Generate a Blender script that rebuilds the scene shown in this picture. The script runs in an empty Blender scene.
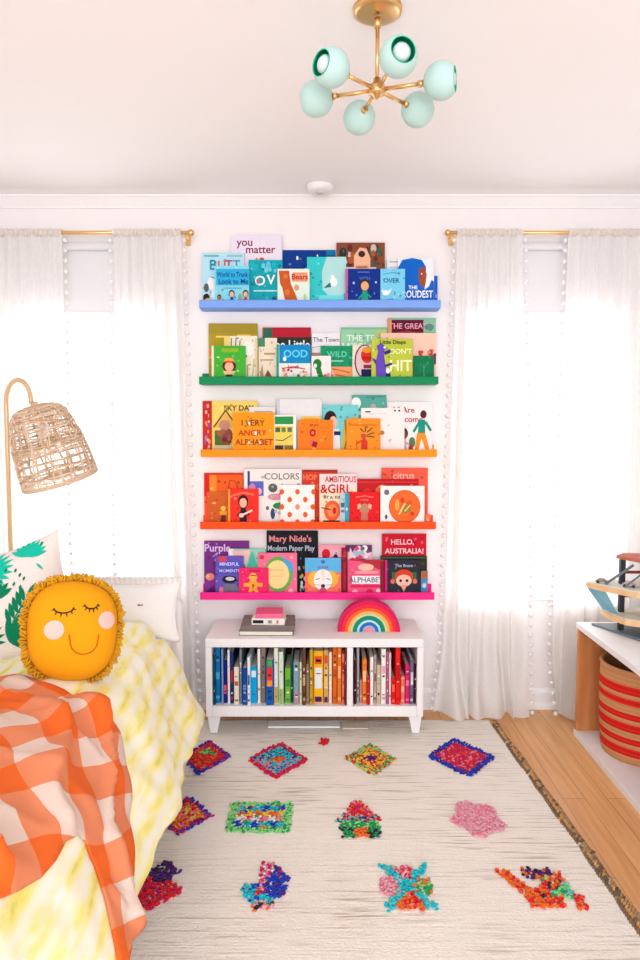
import bpy, bmesh, math, random
from mathutils import Vector, Matrix, noise, Euler
from mathutils.geometry import tessellate_polygon, delaunay_2d_cdt
R = math.radians
PI = math.pi
SC = bpy.context.scene
COL = SC.collection

# ---------------------------------------------------------------- camera
FPX, EYE, PITCH = 700.0, 1.415, math.atan(50 / 700)
cam_d = bpy.data.cameras.new('camera')
cam_d.sensor_fit = 'HORIZONTAL'
cam_d.sensor_width = 36
cam_d.lens = 36 * FPX / 640
cam_d.clip_start = 0.02
cam = bpy.data.objects.new('camera', cam_d)
COL.objects.link(cam)
cam.location = (0, 0, EYE)
cam.rotation_euler = (PI / 2 - PITCH, 0, 0)
SC.camera = cam

# ---------------------------------------------------------------- light
SC.view_settings.view_transform = 'Standard'
SC.view_settings.look = 'None'
SC.view_settings.gamma = 1
SC.view_settings.use_curve_mapping = False
SC.view_settings.exposure = 0.58
world = bpy.data.worlds.new('daylight')
SC.world = world
world.use_nodes = True
wn, wl = world.node_tree.nodes, world.node_tree.links
wn.clear()
w_out = wn.new('ShaderNodeOutputWorld')
w_bg = wn.new('ShaderNodeBackground')
w_tc = wn.new('ShaderNodeTexCoord')
w_sep = wn.new('ShaderNodeSeparateXYZ')
w_map = wn.new('ShaderNodeMapRange')       # bright sky outside the windows, softer daylight from the rest of the house
w_map.inputs['From Min'].default_value = -0.2
w_map.inputs['From Max'].default_value = 0.5
w_map.inputs['To Min'].default_value = 0.9
w_map.inputs['To Max'].default_value = 1.1
wl.new(w_tc.outputs['Generated'], w_sep.inputs[0])
wl.new(w_sep.outputs['Y'], w_map.inputs['Value'])
wl.new(w_map.outputs[0], w_bg.inputs['Strength'])
w_bg.inputs['Color'].default_value = (0.91, 0.97, 1.07, 1)
wl.new(w_bg.outputs[0], w_out.inputs[0])


def area_light(name, loc, rot, sx, sy, power, colour=(1, 1, 1)):
    d = bpy.data.lights.new(name, 'AREA')
    d.shape = 'RECTANGLE'
    d.size, d.size_y, d.energy, d.color = sx, sy, power, colour
    o = bpy.data.objects.new(name, d)
    COL.objects.link(o)
    o.location = loc
    o.rotation_euler = rot
    return o


# fill lamp added behind the camera, and daylight from the two windows in the back wall
area_light('fill_behind_camera', (0.1, -3.2, 1.3), (PI / 2, 0, PI), 3.4, 2.4, 118, (0.92, 0.97, 1.06)).rotation_euler = (R(100), 0, 0)
for wx in (-1.13, 1.09):
    area_light('window_daylight', (wx, 3.72, 1.3), (R(-112), 0, 0), 0.8, 1.6, 11, (0.92, 0.98, 1.06))


# ---------------------------------------------------------------- helpers
_c, _s = math.cos(PITCH), math.sin(PITCH)


def P(px, py, Y):
    """place measured in the photograph -> (x, z) on the vertical plane at distance Y"""
    v = (480 - py) / FPX
    k = Y / (_c + v * _s)
    return (px - 320) / FPX * k, EYE + (-_s + v * _c) * k


def G(px, py, z=0.0):
    """place measured in the photograph -> (x, Y) on the horizontal plane z"""
    v = (480 - py) / FPX
    k = (z - EYE) / (-_s + v * _c)
    return (px - 320) / FPX * k, (_c + v * _s) * k


def lin(v):
    v = v / 255.0
    return v / 12.92 if v <= 0.04045 else ((v + 0.055) / 1.055) ** 2.4


def rgb(c):
    return (lin(c[0]), lin(c[1]), lin(c[2]), 1)


MATS = {}


def M(c, rough=0.6, metal=0.0, kind='plain'):
    """procedural material for an sRGB colour, with a fine grain in tone and bump"""
    key = (tuple(c), rough, metal, kind)
    if key in MATS:
        return MATS[key]
    m = bpy.data.materials.new('%s_%02x%02x%02x' % (kind, int(c[0]), int(c[1]), int(c[2])))
    m.use_nodes = True
    nt = m.node_tree
    b = nt.nodes['Principled BSDF']
    b.inputs['Roughness'].default_value = rough
    b.inputs['Metallic'].default_value = metal
    b.inputs['Specular IOR Level'].default_value = .5 if metal else .12
    n = nt.nodes.new('ShaderNodeTexNoise')
    tc = nt.nodes.new('ShaderNodeTexCoord')
    nt.links.new(tc.outputs['Object'], n.inputs['Vector'])
    sc, amt, bump = {'plain': (40, .04, 0), 'cloth': (260, .10, .25), 'wall': (9, .012, .02), 'yarn': (300, .25, .3), 'paint': (60, .02, .03)}[kind]
    n.inputs['Scale'].default_value = sc
    mx = nt.nodes.new('ShaderNodeMix')
    mx.data_type = 'RGBA'
    a = rgb(c)
    mx.inputs[6].default_value = tuple(x * (1 - amt) for x in a[:3]) + (1,)
    mx.inputs[7].default_value = tuple(min(1, x * (1 + amt)) for x in a[:3]) + (1,)
    nt.links.new(n.outputs[0], mx.inputs[0])
    nt.links.new(mx.outputs[2], b.inputs['Base Color'])
    if bump:
        bp = nt.nodes.new('ShaderNodeBump')
        bp.inputs['Strength'].default_value = bump
        bp.inputs['Distance'].default_value = .002
        nt.links.new(n.outputs[0], bp.inputs['Height'])
        nt.links.new(bp.outputs[0], b.inputs['Normal'])
    MATS[key] = m
    return m


def MC(c, rough=.5, kind='plain'):
    """printed or painted colour, a little deeper than the pale room finishes"""
    d = []
    for v in c[:3]:
        k = lin(v) ** 1.2
        d.append(255 * (k * 12.92 if k <= .0031308 else 1.055 * k ** (1 / 2.4) - .055))
    return M(tuple(d), rough, 0.0, kind)


class NT:
    """small node-graph writer"""
    def __init__(self, name):
        self.m = bpy.data.materials.new(name)
        self.m.use_nodes = True
        self.nt = self.m.node_tree
        self.b = self.nt.nodes['Principled BSDF']
        self.out = self.nt.nodes['Material Output']

    def n(self, t, **kw):
        o = self.nt.nodes.new(t)
        for k, v in kw.items():
            if k in o.inputs:
                o.inputs[k].default_value = v
            else:
                setattr(o, k, v)
        return o

    def l(self, a, b):
        self.nt.links.new(a, b)

    def ramp(self, src, stops):
        r = self.n('ShaderNodeValToRGB')
        e = r.color_ramp.elements
        while len(e) < len(stops):
            e.new(.5)
        for i, (p, c) in enumerate(stops):
            e[i].position = p
            e[i].color = rgb(c) if len(c) == 3 else c
        self.l(src, r.inputs[0])
        return r

    def mix(self, f, a, b, mode='MIX'):
        x = self.n('ShaderNodeMix')
        x.data_type = 'RGBA'
        x.blend_type = mode
        for sock, v in ((0, f), (6, a), (7, b)):
            if hasattr(v, 'is_linked') or hasattr(v, 'links'):
                self.l(v, x.inputs[sock])
            else:
                x.inputs[sock].default_value = v if sock == 0 else rgb(v)
        return x.outputs[2]

    def bump(self, src, st, dist):
        bp = self.n('ShaderNodeBump')
        bp.inputs['Strength'].default_value = st
        bp.inputs['Distance'].default_value = dist
        self.l(src, bp.inputs['Height'])
        self.l(bp.outputs[0], self.b.inputs['Normal'])

    def coords(self, which='Object', scale=(1, 1, 1)):
        tc = self.n('ShaderNodeTexCoord')
        mp = self.n('ShaderNodeMapping')
        mp.inputs['Scale'].default_value = scale
        self.l(tc.outputs[which], mp.inputs[0])
        return mp.outputs[0]


class MB:
    """mesh builder: collects shapes, builds ONE mesh object"""
    def __init__(self):
        self.v, self.f, self.mi, self.mats, self.sm = [], [], [], [], []
        self.uv = None

    def slot(self, m):
        if m not in self.mats:
            self.mats.append(m)
        return self.mats.index(m)

    def add(self, vs, fs, m, smooth=False, T=None):
        o = len(self.v)
        for p in vs:
            p = Vector(p)
            self.v.append(T @ p if T else p)
        k = self.slot(m)
        for f in fs:
            self.f.append([i + o for i in f])
            self.mi.append(k)
            self.sm.append(smooth)
        return self

    def box(self, x0, y0, z0, x1, y1, z1, m, T=None):
        vs = [(x, y, z) for z in (z0, z1) for x, y in ((x0, y0), (x1, y0), (x1, y1), (x0, y1))]
        return self.add(vs, [(3, 2, 1, 0), (4, 5, 6, 7), (0, 1, 5, 4), (1, 2, 6, 5), (2, 3, 7, 6), (3, 0, 4, 7)], m, False, T)

    def tube(self, pts, r, m, n=8, closed=False, T=None):
        pts = [Vector(p) for p in pts]
        N = len(pts)
        rr = r if isinstance(r, (list, tuple)) else [r] * N
        vs, fs = [], []
        up = None
        for i, p in enumerate(pts):
            a = pts[(i - 1) % N] if (closed or i) else p
            b = pts[(i + 1) % N] if (closed or i < N - 1) else p
            t = (b - a).normalized()
            if up is None:
                up = t.orthogonal().normalized()
            else:
                up = (up - t * up.dot(t))
                up = up.normalized() if up.length > 1e-6 else t.orthogonal().normalized()
            w = t.cross(up)
            for j in range(n):
                q = 2 * PI * j / n
                vs.append(p + (up * math.cos(q) + w * math.sin(q)) * rr[i])
        for i in range(N if closed else N - 1):
            for j in range(n):
                k = (i + 1) % N
                fs.append((i * n + j, i * n + (j + 1) % n, k * n + (j + 1) % n, k * n + j))
        if not closed:
            fs.append(tuple(reversed(range(n))))
            fs.append(tuple(range((N - 1) * n, N * n)))
        return self.add(vs, fs, m, True, T)

    def lathe(self, prof, m, n=24, T=None, closed=True):
        vs, fs = [], []
        for r, z in prof:
            for j in range(n):
                q = 2 * PI * j / n
                vs.append((r * math.cos(q), r * math.sin(q), z))
        for i in range(len(prof) - 1):
            for j in range(n):
                fs.append((i * n + j, i * n + (j + 1) % n, (i + 1) * n + (j + 1) % n, (i + 1) * n + j))
        if closed:
            fs.append(tuple(reversed(range(n))))
            fs.append(tuple(range((len(prof) - 1) * n, len(prof) * n)))
        return self.add(vs, fs, m, True, T)

    def ball(self, c, r, m, n=10, k=6, T=None):
        rx, ry, rz = r if isinstance(r, (tuple, list)) else (r, r, r)
        vs, fs = [(c[0], c[1], c[2] - rz)], []
        for i in range(1, k):
            a = PI * i / k
            for j in range(n):
                q = 2 * PI * j / n
                vs.append((c[0] + rx * math.sin(a) * math.cos(q), c[1] + ry * math.sin(a) * math.sin(q), c[2] - rz * math.cos(a)))
        vs.append((c[0], c[1], c[2] + rz))
        for j in range(n):
            fs.append((0, 1 + (j + 1) % n, 1 + j))
            for i in range(k - 2):
                a, b = 1 + i * n, 1 + (i + 1) * n
                fs.append((a + j, a + (j + 1) % n, b + (j + 1) % n, b + j))
            fs.append((1 + (k - 2) * n + j, 1 + (k - 2) * n + (j + 1) % n, len(vs) - 1))
        return self.add(vs, fs, m, True, T)

    def prism(self, pts, a, b, m, axis='y', T=None):
        """2-D outline extruded from a to b along an axis"""
        n = len(pts)

        def w(p, t):
            return {'y': (p[0], t, p[1]), 'z': (p[0], p[1], t), 'x': (t, p[0], p[1])}[axis]
        vs = [w(p, a) for p in pts] + [w(p, b) for p in pts]
        fs = [(i, (i + 1) % n, (i + 1) % n + n, i + n) for i in range(n)]
        for t in tessellate_polygon([[Vector((p[0], p[1], 0)) for p in pts]]):
            fs.append(tuple(t))
            fs.append(tuple(i + n for i in reversed(t)))
        return self.add(vs, fs, m, False, T)

    def build(self, name, parent=None, loc=(0, 0, 0), rot=(0, 0, 0), bevel=0, segs=2, weld=False):
        me = bpy.data.meshes.new(name)
        me.from_pydata([tuple(v) for v in self.v], [], self.f)
        for m in self.mats:
            me.materials.append(m)
        me.polygons.foreach_set('material_index', self.mi)
        me.polygons.foreach_set('use_smooth', self.sm)
        if self.uv:
            lay = me.uv_layers.new(name='UVMap')
            for lp in me.loops:
                lay.data[lp.index].uv = self.uv[lp.vertex_index]
        bm = bmesh.new()
        bm.from_mesh(me)
        bmesh.ops.recalc_face_normals(bm, faces=bm.faces)
        bm.to_mesh(me)
        bm.free()
        me.update()
        o = bpy.data.objects.new(name, me)
        COL.objects.link(o)
        o.location = loc
        o.rotation_euler = rot
        if parent:
            o.parent = parent
        if bevel:
            md = o.modifiers.new('bevel', 'BEVEL')
            md.width, md.segments, md.limit_method = bevel, segs, 'ANGLE'
        return o


def tag(o, label=None, cat=None, group=None, kind=None):
    if label:
        o['label'] = label
    if cat:
        o['category'] = cat
    if group:
        o['group'] = group
    if kind:
        o['kind'] = kind
    return o


def empty(name, loc, label, cat, rot=(0, 0, 0), group=None):
    o = bpy.data.objects.new(name, None)
    o.empty_display_size = .05
    COL.objects.link(o)
    o.location = loc
    o.rotation_euler = rot
    return tag(o, label, cat, group)


_text = {}


def text_geo(s):
    """flat outline of a written word, 1 unit high, centred"""
    if s in _text:
        return _text[s]
    cu = bpy.data.curves.new('lettering', 'FONT')
    cu.body = s
    cu.align_x = 'CENTER'
    cu.align_y = 'CENTER'
    cu.size = 1
    cu.space_line = .85
    cu.offset = .018
    cu.resolution_u = 3
    o = bpy.data.objects.new('lettering', cu)
    COL.objects.link(o)
    dg = bpy.context.evaluated_depsgraph_get()
    me = bpy.data.meshes.new_from_object(o.evaluated_get(dg))
    vs = [tuple(v.co) for v in me.vertices]
    fs = [tuple(p.vertices) for p in me.polygons]
    bpy.data.objects.remove(o)
    bpy.data.curves.remove(cu)
    bpy.data.meshes.remove(me)
    _text[s] = (vs, fs)
    return _text[s]


# ---------------------------------------------------------------- shared materials
WHITE = (240, 235, 232)
m_wall = M((242, 235, 232), .8, kind='wall')
m_ceil = M((252, 249, 248), .85, kind='wall')
m_trim = M((243, 239, 236), .45, kind='paint')
m_white = M((240, 236, 233), .4, kind='paint')
m_brass = M((232, 190, 130), .3, 1.0)


def floor_material():
    g = NT('oak_planks')
    co = g.coords('Object', (1, 1, 1))
    sp = g.n('ShaderNodeSeparateXYZ')
    g.l(co, sp.inputs[0])
    cb = g.n('ShaderNodeCombineXYZ')
    g.l(sp.outputs['Y'], cb.inputs[0])
    g.l(sp.outputs['X'], cb.inputs[1])
    br = g.n('ShaderNodeTexBrick')
    br.offset = .37
    for k, v in (('Scale', 1.0), ('Mortar Size', .0012), ('Brick Width', 1.3), ('Row Height', .085), ('Bias', 0.0)):
        br.inputs[k].default_value = v
    br.inputs['Color1'].default_value = rgb((242, 186, 124))
    br.inputs['Color2'].default_value = rgb((228, 164, 102))
    br.inputs['Mortar'].default_value = rgb((170, 120, 76))
    g.l(cb.outputs[0], br.inputs['Vector'])
    co2 = g.coords('Object', (60, 3, 1))
    no = g.n('ShaderNodeTexNoise')
    no.inputs['Scale'].default_value = 1
    no.inputs['Detail'].default_value = 6
    g.l(co2, no.inputs['Vector'])
    rp = g.ramp(no.outputs[0], [(.3, (205, 190, 175)), (.7, (255, 255, 255))])
    c = g.mix(.55, br.outputs['Color'], rp.outputs[0], 'MULTIPLY')
    g.l(c, g.b.inputs['Base Color'])
    g.b.inputs['Roughness'].default_value = .38
    g.bump(no.outputs[0], .1, .001)
    return g.m


def wood_material(name, a, b, scale=(3, 40, 3), rough=.45):
    g = NT(name)
    no = g.n('ShaderNodeTexNoise')
    no.inputs['Scale'].default_value = 1
    no.inputs['Detail'].default_value = 5
    g.l(g.coords('Object', scale), no.inputs['Vector'])
    rp = g.ramp(no.outputs[0], [(.3, a), (.72, b)])
    g.l(rp.outputs[0], g.b.inputs['Base Color'])
    g.b.inputs['Roughness'].default_value = rough
    return g.m


def rug_material():
    g = NT('cream_wool_rug')
    n1 = g.n('ShaderNodeTexNoise')
    n1.inputs['Scale'].default_value = 1
    n1.inputs['Detail'].default_value = 3
    g.l(g.coords('Object', (5, 95, 1)), n1.inputs['Vector'])
    n2 = g.n('ShaderNodeTexNoise')
    n2.inputs['Scale'].default_value = 1.1
    g.l(g.coords('Object', (1, 2.2, 1)), n2.inputs['Vector'])
    n3 = g.n('ShaderNodeTexNoise')
    n3.inputs['Scale'].default_value = 130
    g.l(g.coords('Object'), n3.inputs['Vector'])
    add = g.n('ShaderNodeMath', operation='MULTIPLY')
    sub = g.n('ShaderNodeMapRange')
    sub.inputs['From Min'].default_value = .54
    sub.inputs['From Max'].default_value = .70
    g.l(n1.outputs[0], sub.inputs['Value'])
    s2 = g.n('ShaderNodeMapRange')
    s2.inputs['From Min'].default_value = .35
    s2.inputs['From Max'].default_value = .6
    g.l(n2.outputs[0], s2.inputs['Value'])
    g.l(sub.outputs[0], add.inputs[0])
    g.l(s2.outputs[0], add.inputs[1])
    base = g.mix(n3.outputs[0], (236, 226, 212), (250, 245, 236))
    base2 = g.mix(n2.outputs[0], base, (238, 228, 214), 'MIX')
    col = g.mix(add.outputs[0], base2, (178, 160, 140))
    g.l(col, g.b.inputs['Base Color'])
    g.b.inputs['Roughness'].default_value = .95
    ad = g.n('ShaderNodeMath', operation='ADD')
    g.l(n1.outputs[0], ad.inputs[0])
    g.l(n3.outputs[0], ad.inputs[1])
    g.bump(ad.outputs[0], .7, .006)
    return g.m


def duvet_material():
    g = NT('yellow_dyed_cotton')
    co = g.coords('UV', (1, 1, 1))
    nz = g.n('ShaderNodeTexNoise')
    nz.inputs['Scale'].default_value = 5
    nz.inputs['Detail'].default_value = 2
    g.l(co, nz.inputs['Vector'])
    wv = g.n('ShaderNodeTexWave')
    wv.wave_type = 'BANDS'
    wv.bands_direction = 'Y'
    for k, v in (('Scale', 4.6), ('Distortion', 1.8), ('Detail', 2.0), ('Detail Scale', 1.6)):
        wv.inputs[k].default_value = v
    g.l(co, wv.inputs['Vector'])
    n2 = g.n('ShaderNodeTexNoise')
    n2.inputs['Scale'].default_value = 1
    n2.inputs['Detail'].default_value = 3
    g.l(g.coords('UV', (9, 24, 1)), n2.inputs['Vector'])
    mu = g.n('ShaderNodeMath', operation='MULTIPLY')
    pw = g.n('ShaderNodeMapRange')
    pw.inputs['To Min'].default_value = .25
    g.l(wv.outputs['Fac'], pw.inputs['Value'])
    g.l(pw.outputs[0], mu.inputs[0])
    mr = g.n('ShaderNodeMapRange')
    mr.inputs['From Min'].default_value = .28
    mr.inputs['From Max'].default_value = .62
    g.l(n2.outputs[0], mr.inputs['Value'])
    g.l(mr.outputs[0], mu.inputs[1])
    rp = g.ramp(mu.outputs[0], [(0.0, (252, 250, 238)), (.25, (252, 248, 212)), (.55, (250, 242, 160)), (.85, (248, 234, 120)), (1.0, (230, 224, 100))])
    g.l(rp.outputs[0], g.b.inputs['Base Color'])
    g.b.inputs['Roughness'].default_value = .9
    g.b.inputs['Sheen Weight'].default_value = .2
    g.bump(nz.outputs[0], .3, .01)
    return g.m


def gingham_material():
    g = NT('orange_gingham')
    co = g.coords('UV')
    sp = g.n('ShaderNodeSeparateXYZ')
    g.l(co, sp.inputs[0])

    def stripe(o):
        a = g.n('ShaderNodeMath', operation='MULTIPLY')
        a.inputs[1].default_value = 1 / .19
        g.l(o, a.inputs[0])
        f = g.n('ShaderNodeMath', operation='FRACT')
        g.l(a.outputs[0], f.inputs[0])
        t = g.n('ShaderNodeMath', operation='GREATER_THAN')
        t.inputs[1].default_value = .5
        g.l(f.outputs[0], t.inputs[0])
        return t.outputs[0]
    a, b = stripe(sp.outputs[0]), stripe(sp.outputs[1])
    ad = g.n('ShaderNodeMath', operation='ADD')
    g.l(a, ad.inputs[0])
    g.l(b, ad.inputs[1])
    hf = g.n('ShaderNodeMath', operation='MULTIPLY')
    hf.inputs[1].default_value = .5
    g.l(ad.outputs[0], hf.inputs[0])
    rp = g.ramp(hf.outputs[0], [(0, (230, 204, 188)), (.25, (230, 136, 92)), (.75, (236, 102, 22))])
    rp.color_ramp.interpolation = 'CONSTANT'
    no = g.n('ShaderNodeTexNoise')
    no.inputs['Scale'].default_value = 400
    g.l(rp.outputs[0], g.b.inputs['Base Color'])
    g.b.inputs['Roughness'].default_value = .9
    g.bump(no.outputs[0], .3, .002)
    return g.m


def sheer_material(name, alpha=.18):
    g = NT(name)
    tr = g.n('ShaderNodeBsdfTransparent')
    df = g.n('ShaderNodeBsdfDiffuse')
    df.inputs[0].default_value = rgb((250, 247, 243))
    tl = g.n('ShaderNodeBsdfTranslucent')
    tl.inputs[0].default_value = rgb((252, 250, 247))
    m1 = g.n('ShaderNodeMixShader')
    m1.inputs[0].default_value = .42
    g.l(df.outputs[0], m1.inputs[1])
    g.l(tl.outputs[0], m1.inputs[2])
    m2 = g.n('ShaderNodeMixShader')
    wv = g.n('ShaderNodeTexNoise')
    wv.inputs['Scale'].default_value = 1
    g.l(g.coords('Object', (500, 500, 40)), wv.inputs['Vector'])
    mr = g.n('ShaderNodeMapRange')
    mr.inputs['To Min'].default_value = 1 - alpha * 1.6
    mr.inputs['To Max'].default_value = 1 - alpha * .4
    g.l(wv.outputs[0], mr.inputs['Value'])
    g.l(mr.outputs[0], m2.inputs[0])
    g.l(tr.outputs[0], m2.inputs[1])
    g.l(m1.outputs[0], m2.inputs[2])
    g.l(m2.outputs[0], g.out.inputs[0])
    return g.m


def glass_material():
    g = NT('window_glass')
    tr = g.n('ShaderNodeBsdfTransparent')
    gl = g.n('ShaderNodeBsdfGlossy')
    gl.inputs['Roughness'].default_value = .02
    m2 = g.n('ShaderNodeMixShader')
    m2.inputs[0].default_value = .06
    g.l(tr.outputs[0], m2.inputs[1])
    g.l(gl.outputs[0], m2.inputs[2])
    g.l(m2.outputs[0], g.out.inputs[0])
    return g.m


m_floor, m_rug, m_duvet, m_ging = floor_material(), rug_material(), duvet_material(), gingham_material()
m_sheer, m_glass = sheer_material('sheer_cotton'), glass_material()
m_oak = wood_material('oak_veneer', (190, 118, 62), (214, 146, 88), (30, 30, 3))
m_plywood = wood_material('light_plywood', (226, 178, 122), (238, 198, 150), (20, 20, 20))

# ================================================================ SETTING
D, CEIL = 3.48, 2.54
XL, XR = -1.68, 1.68
WINS = {'1': (-1.49, -.77), '2': (.75, 1.43)}
WZ0, WZ1 = .66, 2.25


def struct(name, mb, bevel=0):
    return tag(mb.build(name, bevel=bevel), kind='structure')


struct('floor', MB().box(XL - .12, -1.4, -.08, XR + .12, D + .18, 0, m_floor))
struct('ceiling', MB().box(XL - .12, -1.4, CEIL, XR + .12, D + .18, CEIL + .08, m_ceil))
struct('wall_left', MB().box(XL - .12, -1.4, 0, XL, D + .18, CEIL, m_wall))
struct('wall_right', MB().box(XR, -1.4, 0, XR + .12, D + .18, CEIL, m_wall))
w = MB()
xs = [XL, WINS['1'][0], WINS['1'][1], WINS['2'][0], WINS['2'][1], XR]
for i in (0, 2, 4):
    w.box(xs[i], D, 0, xs[i + 1], D + .18, CEIL, m_wall)
for i in (1, 3):
    w.box(xs[i], D, 0, xs[i + 1], D + .18, WZ0, m_wall)
    w.box(xs[i], D, WZ1, xs[i + 1], D + .18, CEIL, m_wall)
struct('wall_back', w)
# crown moulding, run along the back wall
prof = [(D, CEIL), (D - .045, CEIL), (D - .043, CEIL - .006), (D - .034, CEIL - .014), (D - .020, CEIL - .034), (D - .010, CEIL - .046), (D - .008, CEIL - .054), (D, CEIL - .056)]
struct('trim_1', MB().prism(prof, XL, XR, m_trim, 'x'))
struct('baseboard_back', MB().prism([(D, 0), (D - .022, 0), (D - .022, .018), (D - .014, .03), (D - .014, .085), (D - .007, .10), (D, .105)], XL, XR, m_trim, 'x'))
struct('baseboard_right', MB().prism([(XR, 0), (XR - .014, 0), (XR - .014, .09), (XR, .105)], -1.4, D - .022, m_trim, 'y'))

for k, (a, b) in WINS.items():
    win = tag(bpy.data.objects.new('window_' + k, None), kind='structure')
    COL.objects.link(win)
    f = MB()
    y0, y1 = D + .07, D + .12
    f.box(a, y0, WZ0, a + .04, y1, WZ1, m_trim).box(b - .04, y0, WZ0, b, y1, WZ1, m_trim)
    f.box(a + .04, y0, WZ0, b - .04, y1, WZ0 + .055, m_trim).box(a + .04, y0, WZ1 - .05, b - .04, y1, WZ1, m_trim)
    f.build('window_frame', win, bevel=.003)
    MB().box(a + .04, y0 + .005, 1.40, b - .04, y1 - .005, 1.425, m_trim).build('meeting_rail', win, bevel=.002)
    MB().box(a + .04, y0 + .02, WZ0 + .05, b - .04, y0 + .026, 1.40, m_glass).build('glass_pane', win)
    MB().box(a + .04, y0 + .02, 1.425, b - .04, y0 + .026, WZ1 - .05, m_glass).build('glass_pane', win)
    MB().box(a - .03, D - .045, WZ0 - .028, b + .03, D - .0005, WZ0 + .006, m_trim).box(a + .0005, D - .0005, WZ0 + .0005, b - .0005, D + .0695, WZ0 + .006, m_trim).build('window_sill', win, bevel=.005)
    MB().box(a - .01, D - .014, WZ0 - .10, b + .01, D, WZ0 - .028, m_trim).build('apron', win, bevel=.004)
    # roller shade half way down the head of the window
    side = 'left' if k == '1' else 'right'
    sh = empty('roller_shade', ((a + b) / 2, D - .03, 2.30), 'white roller shade pulled down over the top of the %s-hand window' % side, 'window shade')
    hw = (b - a) / 2 + .02
    m_sh = M((226, 222, 222), .8, kind='cloth')
    MB().tube([(-hw, 0, 0), (hw, 0, 0)], .02, m_sh, 16).build('roller', sh)
    MB().box(-hw + .01, .0185, -.31, hw - .01, .0200, 0, m_sh).build('shade_fabric', sh)
    MB().box(-hw + .01, .013, -.335, hw - .01, .024, -.31, m_trim).build('hem_bar', sh, bevel=.003)
    for s in (-1, 1):
        MB().box(s * hw - .004, -.024, -.024, s * hw + .004, .03, .026, m_trim).build('bracket', sh)

sd = empty('smoke_detector', (.0, 3.32, CEIL), 'round white smoke detector on the ceiling above the shelves', 'smoke detector')
MB().lathe([(.0, -.030), (.045, -.030), (.06, -.022), (.064, -.008), (.064, 0), (.0, 0)], m_trim, 28, closed=False).build('housing', sd)
MB().lathe([(.0, -.034), (.018, -.034), (.02, -.0302), (0, -.0302)], M((222, 214, 212), .5), 20, closed=False).build('vent', sd)

# ================================================================ CURTAINS
def curtain(label, xt0, xt1, xb0, xb1, zt, zb, folds, seed, edges=(), puddle=0.0, Y=3.375):
    """sheer panel hanging from its rod in soft pleats; edges: which side carries the pompoms"""
    rnd = random.Random(seed)
    NU, NV = folds * 10, 40
    ph = [rnd.uniform(-.5, .5) for _ in range(folds + 2)]

    def pt(u, v):
        t = v ** 1.1
        x = (xt0 + (xt1 - xt0) * u) * (1 - t) + (xb0 + (xb1 - xb0) * u) * t
        q = u * folds
        i = int(q)
        pw = ph[i] * (1 - (q - i)) + ph[i + 1] * (q - i)
        amp = .008 + .020 * min(1, v * 2.2)
        y = Y + amp * math.sin(2 * PI * q + pw * 2) + .004 * math.sin(2 * PI * q * 3.1 + seed) * (1 - v)
        y += .012 * noise.noise((u * 3 + seed, v * 2.5, 0))
        x += .012 * noise.noise((u * 4, v * 3, seed)) * v
        z = zt + (zb - zt) * v
        if puddle and v > .86:
            k = (v - .86) / .14
            y -= puddle * k * k * (.5 + .5 * math.sin(2 * PI * q * .5 + seed))
            x += .03 * k * math.sin(q * 2.3 + seed)
            z += .012 * (1 + math.sin(q * 3.0)) * k
        return (x, min(y, 3.425), max(z, .004))
    root = empty('sheer_curtain', ((xt0 + xt1) / 2, Y, zt), label, 'curtain')
    mb = MB()
    vs = [Vector(pt(i / NU, j / NV)) - root.location for j in range(NV + 1) for i in range(NU + 1)]
    fs = [(j * (NU + 1) + i, j * (NU + 1) + i + 1, (j + 1) * (NU + 1) + i + 1, (j + 1) * (NU + 1) + i) for j in range(NV) for i in range(NU)]
    mb.add(vs, fs, m_sheer, True)
    mb.build('curtain_fabric', root)
    # gathered rod pocket
    rp = MB()
    n = folds * 12
    ring = []
    for i in range(n + 1):
        u = i / n
        x = xt0 + (xt1 - xt0) * u
        r = .017 + .0035 * math.sin(2 * PI * u * folds * 2.6)
        for j in range(8):
            a = 2 * PI * j / 8
            ring.append(Vector((x, Y + r * math.cos(a), zt + .012 + r * math.sin(a))) - root.location)
    rp.add(ring, [(i * 8 + j, i * 8 + (j + 1) % 8, (i + 1) * 8 + (j + 1) % 8, (i + 1) * 8 + j) for i in range(n) for j in range(8)], m_sheer, True)
    rp.build('rod_pocket', root)
    for u in edges:
        first = None
        N = 48
        for k in range(N):
            v = (k + .5) / N
            p = Vector(pt(u, v)) - root.location
            s = 1 if u > .5 else -1
            if first is None:
                b = MB()
                b.ball((0, 0, 0), .011, m_pom, 8, 5)
                b.tube([(-s * .016, 0, .003), (0, 0, 0)], .0012, m_pom, 4)
                first = o = b.build('pompom', root)
            else:
                o = first.copy()
                COL.objects.link(o)
                o.parent = root
            o.location = p + Vector((s * .014, -.002, 0))
    return root


m_pom = M((246, 240, 232), .9, kind='yarn')
ROD = 2.343
for (a, b, lab, fin) in ((-1.585, -.62, 'slim brass curtain rod over the left window', 1), (.615, 1.665, 'slim brass curtain rod over the right window', -1)):
    rod = empty('curtain_rod', ((a + b) / 2, 3.375, ROD), lab, 'curtain rod')
    hw = (b - a) / 2
    MB().tube([(-hw, 0, 0), (hw, 0, 0)], .009, m_brass, 12).build('rod', rod)
    MB().ball((fin * (hw + .012), 0, 0), .016, m_brass, 14, 8).build('finial', rod)
    bx = fin * (hw - .02)
    MB().tube([(bx, .0, -.002), (bx, .093, -.002)], .006, m_brass, 8).box(bx - .012, .093, -.035, bx + .012, .1045, .03, m_brass).build('rod_bracket', rod)
ZT = ROD - .012
curtain('sheer white curtain at the far left, behind the rattan lamp shade', -1.575, -1.215, -1.575, -1.215, ZT, .03, 6, 3, (1,))
curtain('sheer white curtain between the left window and the book ledges, pompoms down both edges', -.975, -.655, -.985, -.60, ZT, .02, 6, 11, (0, 1))
curtain('sheer white curtain right of the book ledges, puddling on the floor', .645, .955, .59, 1.03, ZT, .006, 6, 5, (0, 1), .10)
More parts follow.
